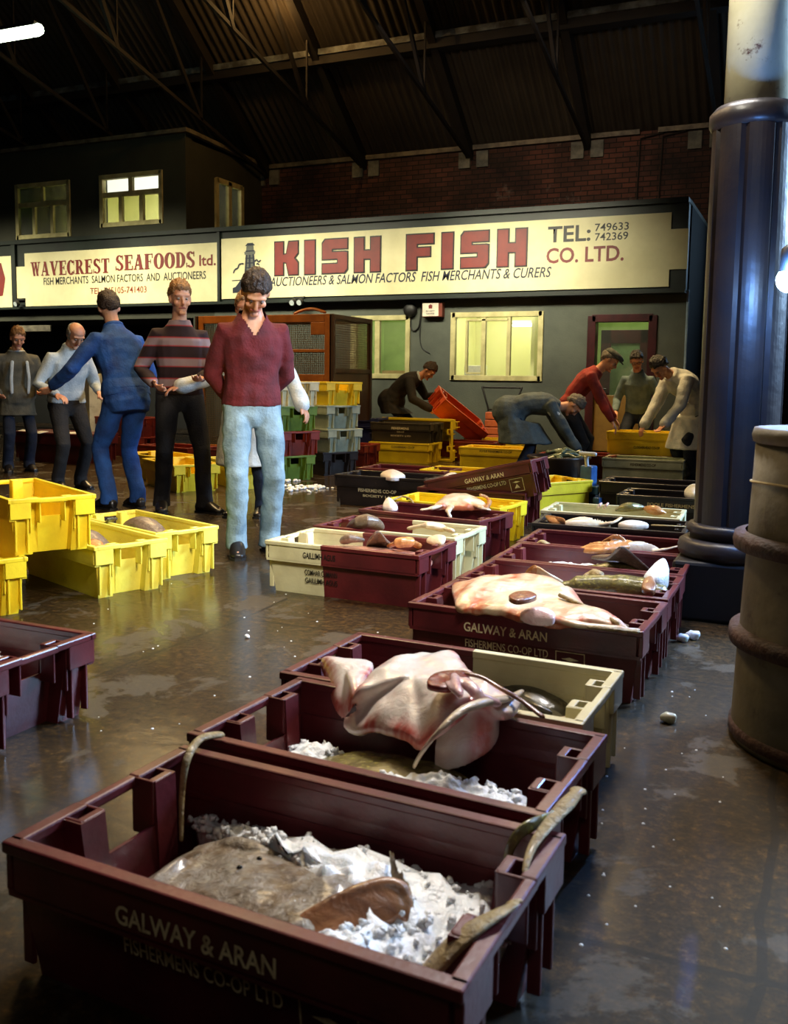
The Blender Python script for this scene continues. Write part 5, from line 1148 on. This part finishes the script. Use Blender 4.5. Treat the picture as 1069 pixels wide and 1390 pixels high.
def person(label, loc, facing, H=1.75, hip=.92, lean=3., curl=6., head=(10., 0.), hands=None, feet=None, poles=None, trousers=None, top=None, coat=None, shoes=None, hair=None, hvol=0., bald=False, cap=None, glasses=False, vneck=False, collar=None, twist=0., vox=.007, width=1., group=None, fold=.006):
    """facing: direction on the floor; hands / feet: right then left, in the body's own frame (right, forward, up)"""
    s = H/1.75
    root = empty('person', loc, math.atan2(-facing[0], facing[1]), label, 'person', group)
    X = V((1, 0, 0)); la = math.radians(lean); lc = math.radians(lean+curl)
    d1 = V((0, math.sin(la), math.cos(la))); d2 = V((0, math.sin(lc), math.cos(lc))); f1 = V((0, math.cos(la), -math.sin(la))); f2 = V((0, math.cos(lc), -math.sin(lc)))
    P = V((0, -.02*s-math.sin(la)*.12, hip)); waist = P+d1*.17*s; chest = waist+(d1+d2).normalized()*.2*s; nb = chest+d2*.19*s
    Rt = Matrix.Rotation(math.radians(twist), 3, d2); X2 = Rt @ X; f2 = Rt @ f2
    hp, hy = math.radians(lean*.75+curl*.6+head[0]), math.radians(head[1])
    hu = V((0, math.sin(hp), math.cos(hp))); hf = V((0, math.cos(hp), -math.sin(hp))); hx = X.copy()
    Ry = Matrix.Rotation(hy, 3, hu); hf = Ry @ hf; hx = Ry @ hx
    hc = nb+(d2*.6+hu*.4).normalized()*.082*s+hu*.105*s+hf*.018*s
    hips = [P+X*(.095*s*q)-d1*.02 for q in (1, -1)]
    sh = [nb-d2*.098*s+X2*(.168*s*width*q) for q in (1, -1)]
    hands = hands or [V((.26, .06, hip-.10)), V((-.26, .06, hip-.10))]; feet = feet or [V((.11, .0, 8)), V((-.11, 0, -8))]
    poles = poles or [V((.5, -1, -.2)), V((-.5, -1, -.2))]
    arms, legs = [], []
    for i in (0, 1):
        e, w = ik(sh[i], V(hands[i]), .30*s, .27*s, V(poles[i])); arms.append((sh[i], e, w))
        fx, fy = feet[i][0], feet[i][1]; an = V((fx, fy, .085*s)); kn, an2 = ik(hips[i], an, .44*s, .42*s, V((.12*(1, -1)[i], 1, .05)))
        legs.append((hips[i], kn, an))
    def torso(mb, k, crotch=False):
        rows = ([(P-d1*.10*s, f1, .150, .095, .110)] if crotch else [])+[(P, f1, .168, .10, .118), (waist-d1*.04*s, f1, .148, .098, .095), (waist+d1*.04*s, f1, .150, .104, .094), (chest-d2*.03*s, f2, .168, .112, .105), (chest+d2*.06*s, f2, .172, .108, .108), (nb-d2*.09*s, f2, .142, .090, .098), (nb-d2*.05*s, f2, .104, .074, .082), (nb-d2*.01*s, f2, .072, .060, .064), (nb+d2*.022*s, f2, .060, .054, .056)]
        rows = [r_ for r_ in rows]
        rings = [ell(c, X if f is f1 else X2, f, (hw*width+k)*s, (a+k)*s, (b+k)*s) for c, f, hw, a, b in rows]
        mb.loft(rings); return mb
    # body, one continuous surface
    mb = MB(); torso(mb, 0., True)
    mb.tube([nb-d2*.05*s, nb+d2*.04*s, hc-hu*.06*s-hf*.01*s], [.07*s, .057*s, .055*s], 12)
    mb.loft([ell(hc+hu*z*s, hx, hf, w*s, a*s, b*s, 18, 2.1) for z, w, a, b in HEADR])
    mb.tube([hc+hf*.086*s+hu*.022*s, hc+hf*.103*s-hu*.012*s, hc+hf*.113*s-hu*.03*s, hc+hf*.094*s-hu*.042*s], [.009*s, .011*s, .014*s, .012*s], 8)
    mb.tube([hc+hf*.079*s+hu*.03*s+hx*.05*s, hc+hf*.089*s+hu*.034*s+hx*.025*s, hc+hf*.089*s+hu*.034*s-hx*.025*s, hc+hf*.079*s+hu*.03*s-hx*.05*s], .010*s, 8)
    mb.tube([hc+hf*.086*s-hu*.105*s-hx*.012*s, hc+hf*.086*s-hu*.105*s+hx*.012*s], .016*s, 8)
    for q in (1, -1):
        mb.ball(hc+hx*(.078*s*q)-hf*.004*s-hu*.005*s, .011*s, .02*s, .033*s, 10, 8, Matrix((hx, hf, hu)).transposed())
        mb.ball(hc+hx*(.042*s*q)+hf*.066*s-hu*.03*s, .024*s, .022*s, .022*s, 10, 8)
    for i in (0, 1):
        a, e, w = arms[i]
        mb.tube([chest+d2*.06*s+X2*(.09*s*(1, -1)[i]), a-d2*.01*s, a+(e-a)*.5, e, e+(w-e)*.35, w], [.055*s, .050*s, .046*s, .039*s, .038*s, .026*s], 12)
        hd = (w-e).normalized(); side = X2*(1, -1)[i]; n_ = hd.cross(side); n_ = n_.normalized() if n_.length > .05 else V((0, 1, 0)); th = n_.cross(hd).normalized()
        if th.dot(f2) < 0 and abs(th.dot(f2)) > .3: th = -th
        fwd = f2-hd*f2.dot(hd); th = fwd.normalized() if fwd.length > .3 else th
        n_ = hd.cross(th).normalized()
        inward = -side if n_.dot(-side) >= 0 else side
        if n_.dot(-side) < 0: n_ = -n_
        pc = w+hd*.05*s
        mb.tube([w-hd*.01*s, w+hd*.03*s, w+hd*.085*s], [.026*s, .036*s, .040*s], 12, .42, n_)
        for k in range(4):
            o_ = (1.5-k)*.0215*s; base = w+hd*.085*s+th*o_; ln = (.068, .078, .073, .056)[k]*s
            mb.tube([base-hd*.02*s, base, base+hd*ln*.5+n_*.006*s, base+hd*ln*.85+n_*.024*s, base+hd*ln*.95+n_*.04*s], [.0085*s]*3+[.0078*s, .007*s], 8)
        tb = w+hd*.03*s+th*.03*s
        mb.tube([w+hd*.02*s+th*.012*s, tb, tb+hd*.035*s+th*.022*s+n_*.01*s, tb+hd*.062*s+th*.022*s+n_*.018*s], [.013*s, .0115*s, .010*s, .008*s], 8)
        h_, k_, an = legs[i]
        mb.tube([h_+d1*.03, h_+(k_-h_)*.3, k_, k_+(an-k_)*.3, an], [.082*s, .075*s, .052*s, .052*s, .036*s], 12)
        ta = math.radians(feet[i][2]); td = V((math.sin(ta), math.cos(ta), 0))
        mb.tube([V((an.x, an.y, .042*s))-td*.05*s, V((an.x, an.y, .042*s))+td*.06*s, V((an.x, an.y, .032*s))+td*.16*s], [.026*s, .028*s, .02*s], 10)
    mb.build('body', m_skin, root, True, remesh=vox, relax=2)
    # face details
    for q in (1, -1):
        e = MB().ball((0, 0, 0), .0125*s, .0125*s, .0105*s, 10, 8).build('eye', m_eyew, root, True); e.location = hc+hx*(.031*s*q)+hf*.0775*s+hu*.004*s
        MB().ball(hf*.0085*s-hu*.003*s, .006*s, .006*s, .006*s, 8, 6).build('iris', m_iris, e, True)
    MB().tube([hc+hf*.084*s-hu*.066*s-hx*.026*s, hc+hf*.0915*s-hu*.064*s, hc+hf*.084*s-hu*.066*s+hx*.026*s], [.004*s, .0075*s, .004*s], 8).build('mouth', m_lip, root, True)
    # hair
    if hair is not None:
        mb = MB(); rings = []; n = 44
        for j in range(1, 30):
            t = PI*j/30; r_ = []
            for k in range(n):
                a = 2*PI*k/n; p = V((math.sin(t)*math.cos(a), math.sin(t)*math.sin(a), -math.cos(t)))
                q = V((p.x*.083, p.y*.104-.006, p.z*.112+.018))
                lim = .012+.70*q.y+.026*noise.noise(V((q.x*52, q.y*30, H*7))) if not bald else 9
                on = q.z > lim
                if bald: on = (q.y < .035 and q.z < .055+.2*-q.y and q.z > -.055+.3*q.y) 
                if cap and not bald: on = on and q.z < .06
                w_ = noise.noise(q*24+V((H*9, 0, 0)))*.010+noise.noise(V((q.x*90, q.y*40, q.z*50)))*.012
                up_ = min(1, max(0, (q.z-lim)/.02)) if not bald else 1
                q = q*(1.0+up_*(.07+hvol*(.4+6*max(0, q.z))+(w_*9+.5*max(0, q.z) if not bald else w_*3))) if on else q*.72
                r_.append(hc+(hx*q.x+hf*q.y+hu*q.z)*s)
            rings.append(r_)
        mb.loft(rings); mb.build('hair', hair, root, True)
    if cap is not None:
        mb = MB(); mb.loft([[hc+(hx*(w_*math.cos(a))+hf*(c_+l_*math.sin(a))+hu*z)*s for a in [2*PI*k/24 for k in range(24)]] for z, w_, l_, c_ in ((.055, .084, .108, -.005), (.07, .093, .125, .01), (.095, .09, .118, .012), (.118, .065, .085, .0), (.126, .02, .03, 0))])
        mb.loft([[hc+(hx*(w_*math.cos(a))+hf*(c_+l_*math.sin(a))+hu*(z-.25*max(0, math.sin(a))*l_*.5))*s for a in [2*PI*k/20 for k in range(20)]] for z, w_, l_, c_ in ((.055, .06, .06, .095), (.068, .062, .064, .095))])
        mb.build('flat_cap', cap, root, True)
    if glasses:
        mb = MB()
        for q in (1, -1):
            c_ = hc+hx*(.033*s*q)+hf*.1*s+hu*.006*s
            mb.tube([c_+hx*(.025*s*math.cos(a))+hu*(.02*s*math.sin(a)) for a in [2*PI*k/16 for k in range(17)]], .003*s, 6)
            mb.tube([c_+hx*(.025*s*q), hc+hx*(.078*s*q)+hf*.0*s+hu*.012*s], .0028*s, 6)
        mb.tube([hc+hx*.008*s+hf*.102*s+hu*.01*s, hc-hx*.008*s+hf*.102*s+hu*.01*s], .003*s, 6)
        mb.build('spectacles', m_dark, root, True)
    # clothes
    def fold_f(amp, sc=7.): return lambda c_: amp*(noise.noise(c_*V((sc, sc, sc*.8)) if False else V((c_.x*sc, c_.y*sc, c_.z*sc*.9+H*5)))+.6*noise.noise(V((c_.x*sc*2.3, c_.y*sc*2.3+H, c_.z*sc*2.6))))
    if trousers is not None:
        mb = MB()
        mb.loft([ell(c, X, f1, hw*s*(.4+.6*width), a*s*(.5+.5*width), b*s*(.5+.5*width)) for c, hw, a, b in ((P-d1*.13*s, .15, .10, .115), (P-d1*.05*s, .182, .115, .134), (P+d1*.04*s, .178, .115, .13), (P+d1*.11*s, .166, .115, .118))])
        for i in (0, 1):
            h_, k_, an = legs[i]; dn = (an-k_).normalized()
            mb.tube([h_+d1*.02, h_+(k_-h_)*.25, h_+(k_-h_)*.6, k_, k_+(an-k_)*.4, an+V((0, 0, .06*s)), an-dn*.0+V((0, 0, -.045*s))], [r_*s*(.86 if coat is not None and k_i < 3 else 1) for k_i, r_ in enumerate((.090, .093, .080, .068, .066, .064, .070))], 16, dome=False)
        o = mb.build('trousers', trousers, root, True, remesh=.009, relax=3, disp=fold_f(fold))
    if top is not None:
        mb = MB(); torso(mb, .02)
        mb.loft([ell(c, X, f1, hw*width*s, a*s, b*s) for c, hw, a, b in ((P+d1*.02*s, .172, .116, .130), (P+d1*.06*s, .18, .126, .138), (P+d1*.12*s, .172, .122, .12))])
        for i in (0, 1):
            a, e, w = arms[i]; d_ = (w-e).normalized()
            mb.tube([chest+d2*.07*s+X2*(.08*s*(1, -1)[i]), a, a+(e-a)*.5, e, e+(w-e)*.5, w-d_*.02*s], [.08*s, .068*s, .064*s, .058*s, .052*s, .043*s], 14)
        o = mb.build('sweater' if coat is None else 'shirt', top, root, True, remesh=.009, relax=3, disp=fold_f(fold))
        if vneck:
            bm = bmesh.new(); bm.from_mesh(o.data)
            kill = [v for v in bm.verts if (v.co-nb).dot(f2) > .0 and (v.co-nb).dot(d2) > -.115*s and abs((v.co-nb).dot(X2)) < .072*s*((v.co-nb).dot(d2)+.115*s)/(.115*s)]
            bmesh.ops.delete(bm, geom=kill, context='VERTS'); bm.to_mesh(o.data); bm.free()
    if coat is not None:
        cm, hem, flare = coat
        mb = MB(); torso(mb, .032)
        for i in (0, 1):
            a, e, w = arms[i]; d_ = (w-e).normalized()
            mb.tube([chest+d2*.09*s+X2*(.08*s*(1, -1)[i]), a, a+(e-a)*.5, e, e+(w-e)*.5, w+d_*.01*s], [.09*s, .078*s, .073*s, .069*s, .064*s, .06*s], 14)
        kc = (legs[0][1]+legs[1][1])*.5; hang = V((0, 0, -1)); pts_ = [waist, P, P+(kc-P).normalized()*.2*s*.5+hang*.1*s]
        n3 = pts_[2]; last = n3+(hang*.7+(kc-P).normalized()*.3).normalized()*hem*s
        fA = f1
        ff = V((0, 1, 0))
        bent = min(1, max(0, (lean-12)/40)); mid = V((0, (P.y+kc.y)*.5, 0))-V((0, P.y, 0)); n3 = P+V((0, mid.y*.4*bent, -.13*s)) if bent else n3
        last = P+V((0, mid.y*.9*bent, -(.13+hem)*s)) if bent else last
        mb.ball(P, .212*s, .212*s, .195*s, 14, 10)
        mb.loft([ell(waist, X, f1, .18*s, .135*s, .128*s), ell(P, X, f1, .205*s, .15*s, .18*s), ell(n3, X, ff, (.218+flare*.4)*s, (.17+.12*bent+flare*.3)*s, (.19+flare*.3)*s), ell(last, X, ff, (.235+flare)*s, (.19+.17*bent+flare)*s, (.21+flare)*s)])
        mb.build('coat', cm, root, True, remesh=.01, relax=3, disp=fold_f(fold*1.3, 6.))
    if collar is not None:
        MB().tube([nb+d2*.03*s+X2*(.068*s*math.cos(a))+f2*(.064*s*math.sin(a))-d2*(.03*s*max(0, math.sin(a))) for a in [PI/2+.25+(2*PI-.5)*k/16 for k in range(17)]], .016*s, 8, 1.4).build('collar', collar, root, True)
    sm = shoes or m_shoe
    for i in (0, 1):
        an = legs[i][2]; ta = math.radians(feet[i][2]); td = V((math.sin(ta), math.cos(ta), 0)); b0 = V((an.x, an.y, 0))
        sd = V((td.y, -td.x, 0))
        mb = MB(); L = lambda t, w_, h_, z0=.0: [b0+td*(t*s)+sd*(w_*s*math.cos(q))+V((0, 0, (z0+h_*.5+h_*.5*math.sin(q))*s)) for q in [2*PI*k/14 for k in range(14)]]
        mb.loft([L(-.085, .02, .05, .012), L(-.07, .036, .085), L(-.02, .044, .115), L(.04, .047, .108), L(.10, .051, .08), L(.16, .046, .05), L(.19, .026, .036, .006)])
        mb.tube([b0+V((0, 0, .05*s)), b0+V((0, 0, .12*s))], [.05*s, .048*s], 12)
        o = mb.build('shoe', sm, root, True, remesh=.007, relax=2)
        MB().loft([[b0+td*(t*s)+sd*(w_*s)+V((0, 0, z)) for t, w_ in ((-.09, -.02), (-.07, -.04), (.04, -.048), (.11, -.053), (.17, -.046), (.2, -.02), (.2, .02), (.17, .046), (.11, .053), (.04, .048), (-.07, .04), (-.09, .02))] for z in (.0, .014)]).build('sole', m_dark, o)
    return root, dict(hc=hc, nb=nb, d2=d2, f2=f2, wr=[a[2] for a in arms], X2=X2, P=P)
IR = V((.913, .409, 0))                          # towards the picture's right
TC = V((.409, -.913, 0))                         # towards the camera side
def gp(px, py): q = onz(px, py, 0); return (q.x, q.y, 0)

man1, _ = person('man in a maroon V-neck jumper and faded jeans, head bowed, hands behind back', gp(343, 751), TC*.95+IR*.3, 1.66, .885, 2, 6, (46, -4), hands=[(.08, -.20, .88), (-.06, -.22, .91)], poles=[(1, .1, -.2), (-1, .1, -.2)], feet=[(.10, 0.04, 6), (-.11, -.03, -18)], trousers=m_jean, top=m_wool, hair=m_hairb, hvol=.07, vneck=True, vox=.006, fold=.011)
stripe, _ = person('man in a red grey banded jumper and dark trousers, fair hair', gp(246, 694), TC*.9+IR*.35, 1.72, .91, 1, 4, (4, 5), hands=[(.22, .18, 1.0), (-.12, .26, 1.04)], feet=[(.14, -.05, 10), (-.16, .12, -38)], trousers=m_blkt, top=m_stripe, hair=m_hairf, hvol=.05, fold=.006)
bluem, _ = person('man in a blue boiler suit seen from behind, one arm stretched left', gp(170, 690), -IR*.75-TC*.65, 1.72, .89, 12, 10, (2, -20), hands=[(.24, .30, .95), (-.40, .36, .96)], feet=[(.10, -.02, 5), (-.12, .05, -5)], trousers=m_blue, top=m_blue, hair=m_hairb, collar=m_blue, fold=.009, width=1.12)
wcoat, _ = person('man in a white coat behind the man in jeans, arm reaching left', gp(338, 700), TC*.9-IR*.2, 1.62, .87, 2, 4, (6, 12), hands=[(.48, .12, .98), (-.44, .06, .86)], poles=[(.3, -.3, -1), (-.6, -.8, -.1)], feet=[(.10, 0, 5), (-.10, -.04, -5)], trousers=m_navyt, top=m_shirt, coat=(m_wcoat, .32, .03), hair=m_hairf, fold=.008)
bald, _ = person('balding man in a pale blue shirt and dark trousers beside the blue overalls', gp(95, 664), TC*.7+IR*.7, 1.56, .80, 6, 12, (30, 0), hands=[(.2, .2, .88), (-.2, .22, .9)], trousers=m_blkt, top=m_shirt, hair=m_hairg, bald=True, collar=m_shirt, width=1.1)
left, _ = person('stout man in an olive grey jacket and navy trousers at the far left', gp(26, 640), TC*.8+IR*.55, 1.55, .80, 3, 8, (18, 0), hands=[(.24, .2, .86), (-.2, .22, .88)], trousers=m_navyt, top=m_shirt, coat=(m_jack, .02, .0), hair=m_hairf, collar=m_tan, width=1.2)
mb = MB()
for s in (-1, 1): mb.tube([(s*.085, .155, .86), (s*.09, .175, 1.02), (s*.075, .17, 1.18)], .018, 8, .5)
mb.build('jacket_stripe', m_shirt, left, True)
dkm, k7 = person('man in a dark jacket stooping to lift an orange crate by the wall', gp(538, 619), IR*.95+TC*.3, 1.6, .76, 34, 30, (6, -10), hands=[(.2, .50, .68), (-.16, .56, .84)], feet=[(.12, .02, 5), (-.12, .12, -5)], trousers=m_blkt, top=m_shirt, coat=(m_dkj, .06, .0), hair=m_hairb, collar=m_shirt, vox=.008)
q = V(gp(606, 621)); og = crate(m_org, 'orange crate tipped up in the hands of the stooping man', q.x+.05, q.y+.0, .47, rot=(.5, .6, .9))
grc, _ = person('man in a slate grey coat bent double over the black tub', gp(706, 655), IR*1.+TC*.05, 1.56, .74, 66, 34, (0, 0), hands=[(.14, .56, .36), (-.16, .54, .38)], feet=[(.11, -.05, 6), (-.11, .06, -6)], trousers=m_navyt, top=m_shirt, coat=(m_gcoat, .24, .03), hair=m_hairg, vox=.008, fold=.009)
redm, _ = person('man in a brick red jumper and grey flat cap leaning forward', gp(776, 652), IR*1.+TC*.2, 1.56, .77, 24, 24, (6, -6), hands=[(.18, .40, .62), (-.16, .44, .64)], feet=[(.11, -.06, 6), (-.11, .08, -6)], trousers=m_blkt, top=m_redj, hair=m_hairg, cap=m_capm, vox=.008, fold=.008)
gls, _ = person('dark haired man in glasses and a grey blue shirt by the doorway', gp(862, 642), TC*.85-IR*.45, 1.5, .70, 10, 12, (12, 14), hands=[(.2, .24, .72), (-.22, .2, .72)], feet=[(.13, .04, 8), (-.13, .04, -8)], trousers=m_navyt, top=m_greys, hair=m_hairk, glasses=True, collar=m_greys, vox=.008)
wc2, _ = person('man in a long white coat stooping over the yellow crate, back towards the column', gp(934, 654), -IR*.8+TC*.35, 1.62, .79, 34, 28, (10, 0), hands=[(.18, .46, .62), (-.16, .48, .64)], feet=[(.12, -.03, 6), (-.12, .06, -6)], trousers=m_navyt, top=m_shirt, coat=(m_wcoat, .34, .03), hair=m_hairk, vox=.008, fold=.009)
# ------------------------------------------------------------------ light
w = bpy.data.worlds.new('night'); S.world = w; w.use_nodes = True
w.node_tree.nodes['Background'].inputs[0].default_value = (.5, .6, .8, 1); w.node_tree.nodes['Background'].inputs[1].default_value = .006
WARM = (1, .68, .30); SIGN = (1, .93, .68)
for i, x in enumerate((-15, -11.5, -8, -4.5)):
    area('sign_lamp', (x, WY-2.7, 3.8), (x+.1, WY, 2.2), 2.6, .4, 48, SIGN, math.radians(74))
area('market_lamp', (-4.6, 6.6, 5.0), (-4.4, 6.4, 0), 1., 1., 95, WARM, math.radians(120))
area('market_lamp', (-7.5, 9.5, 4.6), (-7, 9, 0), 1., 1., 90, WARM, math.radians(120))
area('market_lamp', (-2.6, 10.5, 4.6), (-2.4, 10, 0), 1., 1., 105, WARM, math.radians(120))
area('near_lamp', (-.75, 4.5, 3.9), (-.9, 1.9, 0), .9, .7, 104, (1, .95, .9), math.radians(120))
area('near_warm_lamp', (-3.2, 4.4, 4.6), (-2.6, 4.2, 0), .8, .8, 50, (1, .74, .40), math.radians(140))
area('side_lamp', (.5, 1.6, 3.0), (-3.3, 4.3, .4), .7, .7, 30, (1, .93, .8), math.radians(55))  # added from out of view to brighten the left crates and the jeans
area('fill_lamp', (.9, -.6, 3.4), (-3, 5, .8), 1.2, 1.2, 9, (1, .93, .86))
area('daylight_side', (3.4, 7.5, 3.2), (-1.5, 4.5, .2), 2.2, 1.8, 330, (.42, .66, 1), math.radians(95))
area('column_top_lamp', (-1.2, 3.1, 3.5), (-.3, 4.47, 2.72), .2, .2, 7, (1, .95, .78), math.radians(46))  # unseen light added to brighten the column's cream pipe
area('brick_wash', (-4.2, 12.4, 6.0), (-4.2, BY, 4.5), 4.5, .3, 15, (1, .74, .52), math.radians(80))  # added unseen wash that lifts the brick wall
q = ony(1071, 380, 4.0)  # bulb, holder and point light added as stand-ins for the blue glare
t = empty('floodlight', q, 0, 'added blue white bulb standing in for the glare beside the column', 'light')
MB().ball((0, 0, 0), .05, n=16, m=10).build('bulb', emis('blue_white_bulb', (.5, .75, 1, 1), 60.), t, True)
MB().lathe([(.012, .14), (.035, .12), (.04, .03), (.03, .03)], n=16).build('lamp_holder', m_dark, t, True)
MB().tube([(0, 0, .04), (0, 0, 4.5)], .012, 8).build('cable', m_dark, t)
pt('blue_floodlight', q+V((-.0, -.07, -.0)), 60, (.12, .34, 1), .06)
S.view_settings.view_transform = 'Standard'; S.view_settings.look = 'None'; S.view_settings.exposure = 0.
S.cycles.use_denoising = True; S.cycles.max_bounces = 7; S.cycles.transparent_max_bounces = 12; S.cycles.caustics_reflective = False; S.cycles.caustics_refractive = False
S.cycles.sample_clamp_indirect = 4.
